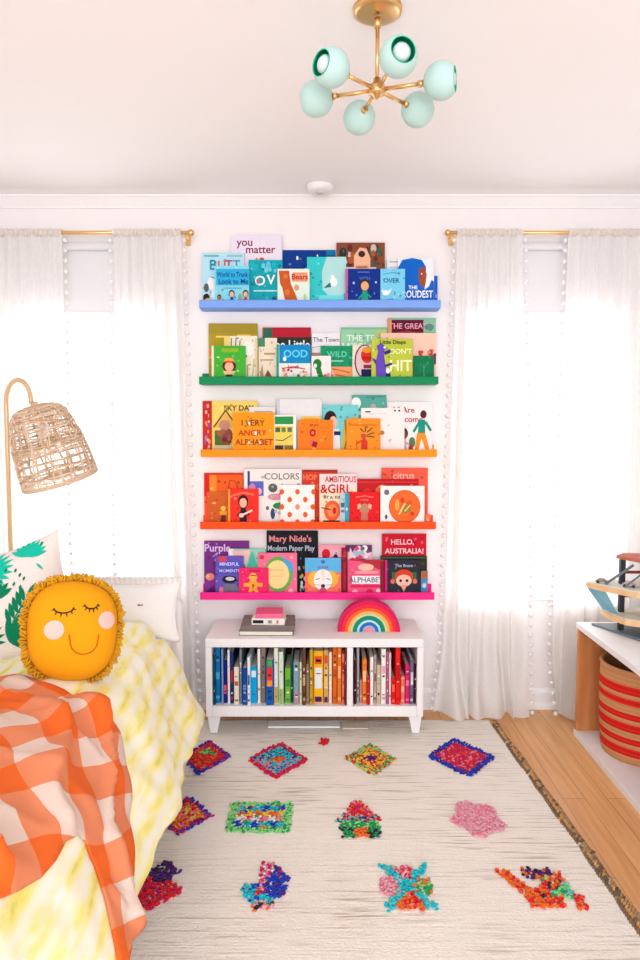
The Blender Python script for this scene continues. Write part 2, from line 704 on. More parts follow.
curtain('sheer white curtain at the far right, behind the toy garage', 1.17, 1.655, 1.13, 1.655, ZT, .006, 7, 8, (0,), .05)

# ================================================================ RUG
rug = empty('wool_rug', (0, 0, 0), 'cream hand-woven wool rug with scattered bright tufted motifs', 'rug')
RT = .012
mb = MB()
rnd = random.Random(4)
nx, ny = 34, 60
RX0, RX1, RY0, RY1 = -1.25, .82, .55, 3.30


def rug_xy(u, v):
    y = RY0 + (RY1 - RY0) * v
    x = RX0 + (RX1 + (RY1 - y) * .052 - RX0) * u
    if v in (0, 1):
        y += .006 * math.sin(u * 60)
    return x, y


vs = []
for j in range(ny + 1):
    for i in range(nx + 1):
        x, y = rug_xy(i / nx, j / ny)
        vs.append((x, y, RT + .002 * noise.noise((x * 9, y * 14, 0))))
nb = len(vs)
mb.add(vs, [(j * (nx + 1) + i, j * (nx + 1) + i + 1, (j + 1) * (nx + 1) + i + 1, (j + 1) * (nx + 1) + i) for j in range(ny) for i in range(nx)], m_rug, True)
# edges down to the floor
edge = [(i, 0) for i in range(nx + 1)] + [(nx, j) for j in range(1, ny + 1)] + [(i, ny) for i in range(nx - 1, -1, -1)] + [(0, j) for j in range(ny - 1, 0, -1)]
ev = []
for i, j in edge:
    p = vs[j * (nx + 1) + i]
    ev += [p, (p[0], p[1], .001)]
n = len(edge)
mb.add(ev, [(2 * k, 2 * k + 1, 2 * ((k + 1) % n) + 1, 2 * ((k + 1) % n)) for k in range(n)], m_rug)
mb.build('woven_pile', rug)
# wrapped brown and orange selvedge down the right side
mb = MB()
cols = [M((134, 108, 84), .95, kind='yarn'), M((176, 144, 108), .95, kind='yarn'), M((216, 160, 98), .95, kind='yarn'), M((120, 100, 82), .95, kind='yarn'), M((206, 184, 156), .95, kind='yarn')]
for strand in range(3):
    for k in range(200):
        y = RY0 + (RY1 - RY0) * (k / 200)
        x = RX1 + (RY1 - y) * .052 + .003 + strand * .011 + .008 * noise.noise((y * 5, strand, 2))
        c = cols[3 if rnd.random() < .18 else (2 if strand == 1 else (0 if strand == 0 else 1))] if rnd.random() < .8 else rnd.choice(cols)
        a = rnd.uniform(-.5, .5)
        dx, dy = .009 * math.cos(a), .014
        mb.tube([(x - dx, y - dy, .006), (x, y, .013 + rnd.uniform(0, .006)), (x + dx, y + dy, .006)], .005, c, 5)
        if rnd.random() < .16:
            mb.tube([(x, y, .008), (x + rnd.uniform(-.02, .035), y + rnd.uniform(-.03, .03), .006)], .003, rnd.choice(cols), 4)
tag(mb.build('selvedge', rug), 'brown and orange wrapped wool edging')

C = {'red': (222, 40, 52), 'pink': (240, 130, 150), 'blue': (30, 70, 190), 'cyan': (30, 190, 205), 'pur': (88, 40, 120), 'or': (246, 110, 40),
     'yel': (240, 200, 70), 'grn': (40, 160, 90), 'lg': (140, 215, 130), 'dk': (50, 50, 60), 'wh': (245, 235, 225), 'mag': (200, 40, 110), 'rose': (238, 168, 180), 'tq': (90, 200, 190)}


def dia(a, b):
    return abs(a) + abs(b)


def m_1(a, b, r):
    d = dia(a, b)
    return None if d > 1 else (r.choice(['pur', 'mag', 'blue']) if d > .8 else r.choice(['red', 'or', 'red']) if (b < .15 or d > .5) else r.choice(['lg', 'grn', 'lg']))


def m_2(a, b, r):
    d = dia(a, b)
    if d > 1:
        return None
    return 'or' if d < .24 else r.choice(['red', 'mag', 'red']) if d > .80 else r.choice(['cyan', 'blue', 'cyan', 'pur', 'tq'] if (b > 0) else ['cyan', 'pink', 'blue', 'tq'])


def m_3(a, b, r):
    d = dia(a, b)
    return None if d > 1 else 'pur' if d < .24 else r.choice(['yel', 'yel', 'red', 'or']) if d < .7 else r.choice(['yel', 'lg', 'grn', 'lg', 'red'])


def m_4(a, b, r):
    d = abs(a) * .75 + abs(b) * .75
    return None if d > .86 else r.choice(['blue', 'blue', 'pur']) if d > .66 else r.choice(['red', 'mag', 'red', 'pink', 'red'])


def m_5(a, b, r):
    return m_1(a, b, r) if dia(a, b) > .72 else (r.choice(['or', 'red', 'or', 'yel', 'pink']) if dia(a, b) < .72 else None)


def m_6(a, b, r):
    if abs(a) > .95 or abs(b) > .9:
        return None
    if abs(a) > .72 or abs(b) > .68:
        return r.choice(['lg', 'lg', 'grn', 'lg'])
    k = (int((a + 1) * 4) * 3 + int((b + 1) * 3) * 5) % 6
    return [('or'), ('wh'), ('blue'), ('yel'), ('pink'), ('cyan')][k] if r.random() < .8 else r.choice(['red', 'yel', 'wh', 'grn'])


def m_7(a, b, r):
    if b > -.2:
        w = (1 - b) * .8
        return None if abs(a) > w else r.choice(['red', 'or', 'pink', 'red', 'mag'] if b > .1 else ['pur', 'red', 'tq'])
    if abs(a) > .75 or b < -.95:
        return None
    return r.choice(['grn', 'lg', 'grn']) if b > -.55 else 'or' if abs(a) < .25 else r.choice(['dk', 'grn', 'dk'])


def m_8(a, b, r):
    d = (a * a + b * b) ** .5 + .10 * math.sin(5 * math.atan2(b, a) + 1)
    return None if d > .92 else r.choice(['rose', 'pink', 'rose', 'rose'])


def m_9(a, b, r):
    if b > .1 and dia((a - .1) * 1.6, (b - .55) * 1.8) < 1:
        return r.choice(['pur', 'dk', 'pur'])
    d = dia(a * .95, (b + .25) * 1.3)
    return None if d > 1 else r.choice(['red', 'red', 'red', 'mag'])


def m_10(a, b, r):
    if abs(a + .05) < .25 and b > .35 and b < .95:
        return r.choice(['pink', 'mag', 'wh'])
    if (a - .4) ** 2 / .22 + (b - .12) ** 2 / .42 < 1:
        return r.choice(['blue', 'blue', 'pur', 'mag' if b > .3 else 'blue'])
    if abs(a) < .3 and -.35 < b < .4:
        return r.choice(['pink', 'rose', 'red'])
    if a < .3 and abs(b + .3) < .34 and a > -.95 + abs(b + .1) * .6:
        return r.choice(['cyan', 'cyan', 'tq', 'blue'])
    if abs(a) < .35 and -.95 < b < -.55:
        return r.choice(['rose', 'dk', 'or', 'rose'])


def m_11(a, b, r):
    if abs(abs(a) - abs(b) * .85) < .2 and abs(a) < .95:
        return r.choice(['cyan', 'cyan', 'tq'])
    if b < -.25 and abs(a) < .5:
        return r.choice(['or', 'red', 'or'])
    if a < -.25 and abs(b) < .4 and a > -1:
        return r.choice(['rose', 'pink'])
    if a > .25 and abs(b) < .35 and a < .95:
        return r.choice(['lg', 'grn', 'or'])
    if b > .3 and abs(a) < .45 and b < .9:
        return r.choice(['rose', 'pink', 'red'])
    return r.choice(['blue', 'cyan']) if dia(a, b) < .4 else None


def m_12(a, b, r):
    if abs(a + .55 + (b - .1) * .45) < .17 and abs(b) < .85:
        return r.choice(['or', 'red', 'or', 'or'])
    if abs(b + .1 - (a - .1) * .9) < .24 and -.5 < a < .75:
        return r.choice(['or', 'or', 'red', 'dk'])
    if abs(a - .1) < .4 and .45 < b < .9:
        return r.choice(['dk', 'or', 'pur'])
    if .15 < a < .8 and -.4 < b < .45:
        return r.choice(['lg', 'grn', 'tq', 'lg'])
    if .0 < a < .45 and -.85 < b < -.3:
        return r.choice(['or', 'red'])
    if abs(a - .9) < .1 and -.95 < b < -.35:
        return r.choice(['or', 'red'])


def m_dot(a, b, r):
    return 'red' if a * a + b * b < 1 else None


_tm = {k: M(v, .9, kind='yarn') for k, v in C.items()}
MOTIFS = [(205, 757, 26, 17, m_1), (278, 760, 31, 18, m_2), (324, 742, 4.5, 3.5, m_dot), (371, 759, 26, 16, m_3), (461, 757, 30, 17, m_4), (184, 816, 29, 19, m_5),
          (260, 817, 33, 16, m_6), (359, 818, 24, 19, m_7), (477, 819, 26, 18, m_8), (156, 886, 26, 24, m_9), (266, 886, 25, 24, m_10), (407, 886, 25, 21, m_11), (540, 888, 36, 22, m_12)]
for px, py, hw, hh, fn in MOTIFS:
    cx, cy = G(px, py, RT)
    hx = G(px + hw, py, RT)[0] - cx
    hy = (G(px, py - hh, RT)[1] - G(px, py + hh, RT)[1]) / 2
    rnd = random.Random(px)
    mb = MB()
    step = .0085
    A, B = int(hx / step) + 1, int(hy / step) + 1
    for i in range(-A, A + 1):
        for j in range(-B, B + 1):
            ja, jb = i * step + rnd.uniform(-.005, .005), j * step + rnd.uniform(-.005, .005)
            c = fn(ja / hx, jb / hy, rnd)
            if c is None:
                continue
            x, y = cx + ja, cy + jb
            tx, ty = x + rnd.uniform(-.008, .008), y + rnd.uniform(-.012, .006)
            h = rnd.uniform(.005, .010)
            r0 = .0068
            ring = [(x + r0 * math.cos(q), y + r0 * math.sin(q), RT - .003) for q in (0, 1.57, 3.14, 4.71)]
            ring += [(tx + r0 * .9 * math.cos(q), ty + r0 * .9 * math.sin(q), RT + h * .8) for q in (.4, 1.97, 3.54, 5.11)] + [(tx, ty, RT + h)]
            mb.add(ring, [(0, 1, 5, 4), (1, 2, 6, 5), (2, 3, 7, 6), (3, 0, 4, 7), (4, 5, 8), (5, 6, 8), (6, 7, 8), (7, 4, 8)], _tm[c], True)
    mb.build('tufted_motif', rug)

# ================================================================ BOOK CABINET
CX0, CX1, CYF, CYB, CZ0, CZ1 = -.524, .474, 3.13, 3.455, .10, .465
cab = empty('bookcase', ((CX0 + CX1) / 2, (CYF + CYB) / 2, 0), 'low white two-bay bookcase on short tapered legs', 'bookcase')
cc = cab.location.copy()


def cb(name, x0, y0, z0, x1, y1, z1, bev=.004):
    return MB().box(x0 - cc.x, y0 - cc.y, z0, x1 - cc.x, y1 - cc.y, z1, m_white).build(name, cab, bevel=bev)


TS = .03
cb('top_panel', CX0, CYF, CZ1 - .040, CX1, CYB, CZ1)
cb('bottom_panel', CX0 + TS, CYF, CZ0, CX1 - TS, CYB, CZ0 + .050)
cb('side_panel', CX0, CYF, CZ0, CX0 + TS, CYB, CZ1 - .040)
cb('side_panel', CX1 - TS, CYF, CZ0, CX1, CYB, CZ1 - .040)
xd = P(350, 680, CYF)[0]
cb('divider', xd - .014, CYF, CZ0 + .050, xd + .014, CYB - .012, CZ1 - .040)
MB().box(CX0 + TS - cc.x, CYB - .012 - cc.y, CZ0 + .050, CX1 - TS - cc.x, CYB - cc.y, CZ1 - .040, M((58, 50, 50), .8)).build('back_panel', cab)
for sx in (0, 1):
    for sy in (0, 1):
        x = CX0 + .003 if sx == 0 else CX1 - .003
        s = 1 if sx == 0 else -1
        y0 = CYF + .02 if sy == 0 else CYB - .065
        zb = RT + .002 if sy == 0 else 0
        q = [(x, CZ0), (x + s * .062, CZ0), (x + s * .045, zb), (x + s * .012, zb)]
        if s < 0:
            q.reverse()
        MB().prism([(a - cc.x, b) for a, b in q], y0 - cc.y, y0 + .045 - cc.y, m_white, 'y').build('leg', cab, bevel=.003)

bx = tag(MB().box(P(268, 722, 3.22)[0], 3.20, RT + .003, P(340, 722, 3.22)[0], 3.27, RT + .013, m_white).build('flat_box', bevel=.003), 'long flat white board lying under the bookcase, left one', 'board')
bx = tag(MB().box(P(342, 722, 3.22)[0], 3.19, RT + .003, P(368, 722, 3.22)[0], 3.26, RT + .009, M((232, 216, 196), .6)).build('flat_box', bevel=.003), 'short cream board lying under the bookcase, right of the longer white one', 'board')

# ---------------------------------------------------------------- upright books
PAPER = M((240, 230, 212), .85)
SP = [  # x0, x1, top, colour, band colour, where the band lies, label
    (209.5, 213, 648, (120, 146, 140), None, 'thin grey-green book standing at the left end of the bookcase'),
    (213, 215.5, 655, (30, 90, 110), None, 'thin dark teal book, second from the left end of the bookcase'),
    (215.5, 220.5, 648, (24, 134, 196), (90, 190, 225), 'tall bright blue book near the left end of the bookcase'),
    (221.5, 223.3, 649, (150, 170, 205), None, 'very thin pale blue book beside the tall bright blue one'),
    (223.5, 227.2, 660, (36, 48, 140), (240, 110, 130), 'navy book with a pink band low on its spine'),
    (227.6, 230, 650, (238, 236, 240), None, 'thin white book between the pink-banded navy book and a red-marked navy book'),
    (230.3, 233.6, 652, (44, 66, 120), (200, 60, 60), 'navy book with a red mark half way up its spine'),
    (234, 239, 667, (236, 224, 206), (200, 110, 60), 'shorter cream book with an orange-brown mark on its spine'),
    (239.6, 242, 649, (140, 150, 156), None, 'thin tall grey book beside the shorter cream book'),
    (242.4, 247, 668, (34, 88, 170), (120, 160, 215), 'short mid-blue book with pale lettering blocks'),
    (247.4, 250.2, 657, (232, 238, 240), (60, 130, 160), 'thin white book between the mid-blue and the cyan books'),
    (250.6, 257, 667, (20, 172, 220), (220, 240, 246), 'wide bright cyan book with a white patch near its top'),
    (257.6, 260.5, 649, (240, 236, 230), None, 'thin tall white book right of the cyan book'),
    (261, 265.6, 648, (150, 134, 122), None, 'tall taupe book right of the thin tall white one'),
    (266, 273.4, 660, (40, 110, 180), (232, 70, 50), 'wide book with green, red and blue blocks on its spine'),
    (274, 278.4, 648, (236, 232, 220), (212, 180, 70), 'tall white book with a mustard foot to its spine'),
    (278.8, 283.4, 652, (214, 226, 206), (150, 190, 110), 'pale green-white book right of the mustard-footed one'),
    (285, 290.6, 668, (128, 190, 70), (70, 150, 70), 'short lime green book'),
    (290.9, 293, 656, (40, 110, 90), None, 'thin dark green book right of the lime one'),
    (293.5, 299, 662, (140, 170, 180), (200, 150, 150), 'grey-blue speckled book with a pinkish foot'),
    (299.4, 302, 662, (226, 214, 180), None, 'thin cream book right of the speckled grey-blue one'),
    (302.4, 305.8, 650, (120, 84, 60), (200, 170, 140), 'tall brown book with pale marks'),
    (306.2, 309.2, 664, (170, 150, 120), None, 'short taupe book right of the tall brown one'),
    (309.6, 313, 650, (206, 166, 60), (150, 110, 50), 'thin tall gold book'),
    (313.5, 323.2, 651, (246, 190, 40), (232, 236, 236), 'widest yellow book with a white panel and a purple foot'),
    (323.6, 328.4, 650, (214, 168, 110), (230, 200, 130), 'tan book right of the widest yellow one'),
    (328.8, 332, 652, (244, 226, 200), None, 'cream book between the tan and the orange books'),
    (332.5, 337, 648, (222, 116, 40), (200, 96, 30), 'orange book, left one of the tall orange pair'),
    (337.3, 341.4, 648, (230, 128, 48), (240, 180, 120), 'orange book, right one of the tall orange pair'),
    (341.8, 344.4, 654, (238, 150, 120), (200, 60, 50), 'thin coral book left of the bookcase divider'),
    (344.6, 346.4, 649, (150, 40, 44), None, 'thin dark red book leaning on the left of the divider'),
    (354, 356.3, 660, (90, 36, 44), None, 'thin maroon book right of the bookcase divider'),
    (356.6, 359.2, 648, (176, 176, 184), None, 'thin tall grey book in the right bay'),
    (359.6, 362, 680, (214, 150, 140), None, 'shortest rose book, tucked before the orange one in the right bay'),
    (362.3, 366.7, 659, (238, 140, 60), (250, 200, 150), 'orange book in the right bay'),
    (367, 369.6, 678, (206, 40, 36), None, 'short thin red book right of the orange book in the right bay'),
    (370, 373.4, 657, (242, 234, 224), None, 'white book right of the short thin red one'),
    (373.8, 376.2, 655, (196, 176, 176), (150, 90, 90), 'thin grey-pink book in the right bay'),
    (376.5, 380.8, 665, (214, 190, 164), (180, 190, 150), 'short beige book in the right bay'),
    (381.2, 385.8, 649, (244, 238, 232), (230, 170, 190), 'tall white book in the middle of the right bay'),
    (386.2, 388.6, 652, (190, 110, 140), None, 'thin mauve book in the middle of the right bay'),
    (388.9, 391, 653, (240, 214, 214), None, 'thin pale pink book in the middle of the right bay'),
    (391.4, 395.2, 678, (228, 34, 40), (250, 120, 90), 'short bright red book left of the tall red one'),
    (395.5, 400.2, 647, (232, 44, 40), (200, 20, 30), 'tall bright red book in the right bay'),
    (400.6, 404.8, 676, (246, 130, 110), (250, 190, 160), 'short coral book right of the tall red one'),
    (405.2, 409.6, 665, (214, 50, 120), (240, 130, 170), 'magenta book near the right end of the bookcase'),
    (410, 413.6, 660, (130, 110, 140), (220, 200, 210), 'grey-purple book near the right end of the bookcase'),
    (414, 416.6, 664, (80, 34, 60), None, 'dark plum book at the right end of the bookcase'),
]
ZS = CZ0 + .050
rnd = random.Random(9)
for i, rec in enumerate(SP):
    x0, x1, top, col, band, lab = rec
    yf = CYF + rnd.uniform(.012, .045)
    X0, X1 = P(x0, 690, yf)[0], P(x1, 690, yf)[0]
    h = min(P(x0, top, yf)[1], CZ1 - .046) - ZS
    w_, dp = X1 - X0 - .0009, rnd.uniform(.19, .24)
    root = empty('picture_book', ((X0 + X1) / 2, yf, ZS), lab, 'book', (0, 0, 0), 'books standing in the low bookcase')
    mc = MC(col, .5)
    t = min(.0016, w_ * .18)
    m = MB()
    m.box(-w_ / 2, .0015, 0, -w_ / 2 + t, dp, h, mc).box(w_ / 2 - t, .0015, 0, w_ / 2, dp, h, mc)
    n = 5
    pts = [(-w_ / 2, .0015)] + [(w_ / 2 * math.sin(-PI / 2 + PI * k / n), .0015 - min(.0022, w_ * .3) * math.cos(-PI / 2 + PI * k / n)) for k in range(1, n)] + [(w_ / 2, .0015), (w_ / 2 - t, .004), (-w_ / 2 + t, .004)]
    m.prism(pts, 0, h, mc, 'z')
    if band:
        if 'three' in lab or 'blocks on' in lab:
            bands = [(.86, .99, (90, 180, 80)), (.56, .84, (232, 70, 50)), (.42, .55, (245, 160, 60))]
        elif 'widest yellow' in lab:
            bands = [(.28, .68, band), (.02, .12, (90, 40, 110)), (.75, .9, (226, 90, 40))]
        elif 'foot' in lab:
            bands = [(.01, .3, band)]
        elif 'low on' in lab:
            bands = [(.22, .42, band)]
        elif 'near its top' in lab:
            bands = [(.72, .9, band)]
        else:
            k = rnd.uniform(.35, .6)
            bands = [(k, k + rnd.uniform(.12, .3), band), (.08, .13, band)]
        for a, b, cc_ in bands:
            m.box(-w_ * .36, -.0012, a * h, w_ * .36, .0016, b * h, MC(cc_, .5))
    for k in range(rnd.randint(2, 5)):      # small printed marks on the spine
        v = rnd.uniform(.1, .9)
        tone = rnd.choice([tuple(c * .6 for c in col), tuple(c + (255 - c) * .6 for c in col), (240, 236, 230), (60, 50, 56)])
        m.box(-w_ * .25, -.0014, v * h, w_ * .25, -.0002, (v + rnd.uniform(.01, .05)) * h, MC(tone, .5))
    m.build('cover', root)
    MB().box(-w_ / 2 + t, .004, .003, w_ / 2 - t, dp - .003, h - .003, PAPER).build('pages', root)

# ---------------------------------------------------------------- stack of books on the bookcase
def flat_book(z, px0, px1, yc, depth, th, col, lab, rz=0, art=None, pagecol=PAPER):
    x0, x1 = P(px0, 620, yc - depth / 2)[0], P(px1, 620, yc - depth / 2)[0]
    w_ = x1 - x0
    root = empty('picture_book', ((x0 + x1) / 2, yc, z), lab, 'book', (0, 0, rz), 'books stacked on the bookcase')
    mc = M(col, .55)
    m = MB()
    m.box(-w_ / 2, -depth / 2, 0, w_ / 2, depth / 2, .0022, mc).box(-w_ / 2, -depth / 2, th - .0022, w_ / 2, depth / 2, th, mc)
    if art:
        m.box(-w_ / 2, -depth / 2 - .0004, .0022, w_ / 2, -depth / 2 + .0035, th - .0022, M(art, .55))
    m.build('cover', root, bevel=.0006)
    MB().box(-w_ / 2 + .004, -depth / 2 + .0036, .0022, w_ / 2 - .004, depth / 2 - .003, th - .0022, pagecol).build('pages', root)
    return root, w_


z = CZ1 + .0004
flat_book(z, 239, 293.5, 3.28, .20, .021, (128, 118, 116), 'grey-covered white book at the bottom of the stack on the bookcase', R(-1))
r_, w_ = flat_book(z + .0215, 240, 294, 3.285, .205, .021, (136, 124, 118), 'grey marbled book, second from the bottom of the stack on the bookcase', R(1), (120, 110, 106))
r_, w_ = flat_book(z + .043, 252, 285, 3.27, .13, .031, (238, 228, 216), 'small cream book with black marks, under the pink one of the stack', R(-2), (240, 232, 222))
m = MB()
for k, (a, b, c1) in enumerate([(-.46, -.14, (40, 36, 44)), (.0, .12, (150, 140, 140)), (.26, .32, (220, 100, 90))]):
    m.box(a * w_, -.0664, .008, b * w_, -.0652, .023, M(c1, .6))
m.build('spine_marks', r_)
flat_book(z + .0745, 255, 282, 3.27, .12, .021, (236, 96, 140), 'small pink book on top of the stack on the bookcase', R(2), (240, 110, 150))

# ---------------------------------------------------------------- rainbow
rx, _z = P(368.5, 632, 3.27)
rb = empty('wooden_rainbow', (rx, 3.27, CZ1 + .0005), 'wooden stacking rainbow with a magenta outer arch standing on the bookcase', 'toy rainbow')
rs = .1475 / 32.5
bands = [(32.5, 29.5, (214, 24, 92)), (29.3, 25.3, (236, 40, 66)), (25.1, 22.0, (248, 98, 44)), (21.8, 18.8, (250, 176, 96)), (18.6, 17.0, (196, 226, 170)), (16.8, 12.6, (16, 136, 108)), (12.4, 10.2, (178, 226, 226)),
         (10.0, 6.8, (42, 108, 184)), (6.6, 5.2, (180, 190, 226)), (5.0, 0, (232, 140, 156))]
for a, b, c1 in bands:
    o_, i_ = a * rs, b * rs
    out = [(o_ * math.cos(PI * k / 36), o_ * math.sin(PI * k / 36)) for k in range(37)]
    if i_ > 0:
        out += [(i_ * math.cos(PI * k / 36), i_ * math.sin(PI * k / 36)) for k in range(36, -1, -1)]
    MB().prism(out, -.028, .028, M(c1, .45), 'y').build('arch', rb, bevel=.0015)

# ================================================================ PICTURE LEDGES
YW = D - .0015
LEDGES = {'blue': (1.992, (140, 176, 236), 199, 441), 'green': (1.634, (18, 150, 98), 199, 438.5), 'yellow': (1.285, (252, 160, 20), 200.5, 437),
          'orange': (.934, (250, 96, 24), 200, 436), 'pink': (.586, (246, 60, 150), 200, 434.5)}
LF = 3.372        # front of every ledge
for k, (z0, col, a, b) in LEDGES.items():
    x0, x1 = P(a, 480, LF)[0], P(b, 480, LF)[0]
    py = FPX and None
    t = (EYE - z0) * .0715 / 3.37 + 1           # ledges are all one length: undo nothing but the camera tilt
    x0, x1 = (a - 320) / FPX * (LF * _c + (EYE - z0) * _s), (b - 320) / FPX * (LF * _c + (EYE - z0) * _s)
    L = empty('picture_ledge', ((x0 + x1) / 2, LF, z0), '%s wooden picture ledge holding face-out books, %s' % (k, {'blue': 'topmost of five', 'green': 'second from the top', 'yellow': 'middle of five', 'orange': 'fourth from the top', 'pink': 'lowest of five'}[k]), 'picture ledge', group='rainbow picture ledges')
    mc = MC(col, .45, kind='paint')
    h = (x1 - x0) / 2
    bv = .012 if k == 'blue' else .002
    MB().box(-h, 0, 0, h, .013, .036 if k != 'blue' else .040, mc).build('front_lip', L, bevel=bv, segs=4 if k == 'blue' else 2)
    MB().box(-h, .0131, 0, h, YW - LF - .0131, .013, mc).build('base_board', L, bevel=.001)
    MB().box(-h, YW - LF - .013, 0, h, YW - LF, .058, mc).build('back_rail', L, bevel=.002)


# ================================================================ FACE-OUT BOOKS
LH = R(2.2)      # the lean of every book


def cover_art(m, art, w_, h, yf):
    lay = 0
    for a in art:
        lay += 1
        d0 = yf - .00012 * lay
        k = a[0]
        col = MC(a[-1], .55)
        X = lambda u: -w_ / 2 + u * w_
        if k == 'r':
            _, u0, v0, u1, v1, _c1 = a
            m.add([(X(u0), d0, v0 * h), (X(u1), d0, v0 * h), (X(u1), d0, v1 * h), (X(u0), d0, v1 * h)], [(0, 1, 2, 3)], col)
        elif k == 'd':
            _, u, v, ru, rv, _c1 = a
            n = 20
            m.add([(X(u) + ru * w_ * math.cos(2 * PI * q / n), d0, v * h + rv * h * math.sin(2 * PI * q / n)) for q in range(n)], [tuple(range(n))], col)
        elif k == 'p':
            pts = [(X(u), v * h) for u, v in a[1]]
            m.add([(p[0], d0, p[1]) for p in pts], [tuple(t) for t in tessellate_polygon([[Vector((p[0], p[1], 0)) for p in pts]])], col)
        elif k == 't':
            _, u, v, size, s, _c1 = a
            vs, fs = text_geo(s)
            xs_ = [p[0] for p in vs]
            wid = max(xs_) - min(xs_)
            mid = (max(xs_) + min(xs_)) / 2
            sx = min(size * h, 1.9 * min(u, 1 - u) * w_ / wid)
            m.add([(X(u) + (p[0] - mid) * sx, d0, v * h + p[1] * size * h) for p in vs], fs, col)
        elif k == 'l':          # a drawn line
            _, pts, tk, _c1 = a
            for (u0, v0), (u1, v1) in zip(pts, pts[1:]):
                p, q = Vector((X(u0), v0 * h)), Vector((X(u1), v1 * h))
                nn = (q - p).orthogonal().normalized() * tk * h / 2
                m.add([(p.x + nn.x, d0, p.y + nn.y), (q.x + nn.x, d0, q.y + nn.y), (q.x - nn.x, d0, q.y - nn.y), (p.x - nn.x, d0, p.y - nn.y)], [(0, 1, 2, 3)], col)


def kid(u, v, s, body, skin=(236, 190, 160), hair=(70, 44, 36), asp=1.0):
    """a small generic drawn child"""
    a = asp
    return [('p', [(u - .16 * s * a, v), (u + .16 * s * a, v), (u + .09 * s * a, v + .5 * s), (u - .09 * s * a, v + .5 * s)], body),
            ('l', [(u - .24 * s * a, v + .22 * s), (u, v + .44 * s), (u + .24 * s * a, v + .26 * s)], .06 * s, body),
            ('d', u, v + .70 * s, .20 * s * a, .22 * s, hair), ('d', u, v + .66 * s, .15 * s * a, .16 * s, skin)]


def scatter(seed, n, cols, u0=0, v0=0, u1=1, v1=1, r=.05, asp=1.0):
    q = random.Random(seed)
    out = []
    for i in range(n):
        u, v, k = q.uniform(u0 + r, u1 - r), q.uniform(v0 + r, v1 - r), q.uniform(.5, 1)
        c = q.choice(cols)
        if q.random() < .5:
            out.append(('d', u, v, r * k * asp, r * k, c))
        else:
            a = q.uniform(0, 3)
            out.append(('p', [(u + r * asp * k * math.cos(a + t), v + r * k * math.sin(a + t)) for t in (0, 1.9, 3.3, 4.8)], c))
    return out


def book(ledge, x0, x1, top, layer, col, lab, art=(), spine=None, round_=0):
    z0 = LEDGES[ledge][0] + .0135
    yb = 3.4585 - layer * .0165
    X0, X1 = P(x0, top, yb)[0], P(x1, top, yb)[0]
    zt = P(x0, top, yb)[1]
    w_, h, th = X1 - X0, (zt - z0) / math.cos(LH), .0095
    root = empty('picture_book', ((X0 + X1) / 2, yb - .004, z0 + .0003), lab, 'book', (-LH, 0, 0), 'face-out books on the %s ledge' % ledge)
    mc = MC(col, .5)
    if min(col) < 215:      # faint printed texture under the drawing
        q = random.Random(int(x0 * 7 + top))
        dk_, lt_ = tuple(v * .80 for v in col), tuple(v + (255 - v) * .35 for v in col)
        a0 = (X1 - X0) / max(h, .01)
        art = [z_ for z_ in scatter(int(x0 * 3 + top), 16, [dk_, lt_, dk_], r=.035, asp=min(1.6, 1 / a0))] + list(art)
    m = MB()
    if round_:
        r = round_ * min(w_, h)
        o = []
        for cx_, cz_, a0 in ((w_ / 2 - r, h - r, 0), (-w_ / 2 + r, h - r, 90), (-w_ / 2 + r * .3, r * .3, 180), (w_ / 2 - r * .3, r * .3, 270)):
            rr = r if a0 < 180 else r * .3
            o += [(cx_ + rr * math.cos(R(a0 + q)), cz_ + rr * math.sin(R(a0 + q))) for q in range(0, 91, 18)]
        m.prism(o, -th / 2, -th / 2 + .0016, mc).prism(o, th / 2 - .0016, th / 2, mc)
        m.box(-w_ / 2, -th / 2 + .0016, r, -w_ / 2 + .0016, th / 2 - .0016, h - r, MC(spine or col, .5))
    else:
        m.box(-w_ / 2, -th / 2, 0, w_ / 2, -th / 2 + .0016, h, mc).box(-w_ / 2, th / 2 - .0016, 0, w_ / 2, th / 2, h, mc)
        m.box(-w_ / 2, -th / 2 + .0016, 0, -w_ / 2 + .0016, th / 2 - .0016, h, MC(spine or col, .5))
    if spine and spine != col:
        art = [('r', 0, 0, .07, 1, spine)] + list(art)
    cover_art(m, art, w_, h, -th / 2)
    m.build('cover', root)
    k = round_ * min(w_, h) * .35
    MB().box(-w_ / 2 + .0022 + k, -th / 2 + .0017, .002 + k, w_ / 2 - .002 - k, th / 2 - .0017, h - .002 - k, PAPER).build('pages', root)
    return root


NV, WT, BK, RD = (24, 54, 120), (250, 248, 244), (34, 30, 38), (214, 44, 48)
# ---- blue ledge
book('blue', 231, 282, 235, 0, (236, 226, 236), 'pale pink-white book lettered you matter, at the back of the blue ledge',
     [('t', .26, .90, .15, 'you', (150, 50, 90)), ('t', .58, .80, .15, 'matter', (150, 50, 90)), ('d', .60, .66, .05, .035, (220, 70, 60)), ('d', .50, .655, .03, .035, (200, 160, 60)), ('r', .14, .72, .26, .74, (110, 110, 130))])
book('blue', 336.5, 385, 242.5, 0, (150, 92, 66), 'brown patterned book with a pale peach oval, back right of the blue ledge',
     scatter(3, 40, [(60, 60, 56), (210, 200, 190), (190, 100, 70), (80, 110, 90), (120, 60, 50), (226, 224, 222)], r=.08, asp=.9, v0=.3) +
     [('r', .0, .0, .82, .62, (214, 214, 214)), ('p', [(.36, .1), (.68, .1), (.7, .75), (.62, .9), (.48, .92), (.36, .8)], (242, 192, 160)), ('d', .52, .82, .07, .05, (80, 60, 56)), ('r', .40, .60, .64, .64, (200, 140, 110)), ('r', .40, .52, .64, .56, (200, 140, 110))])
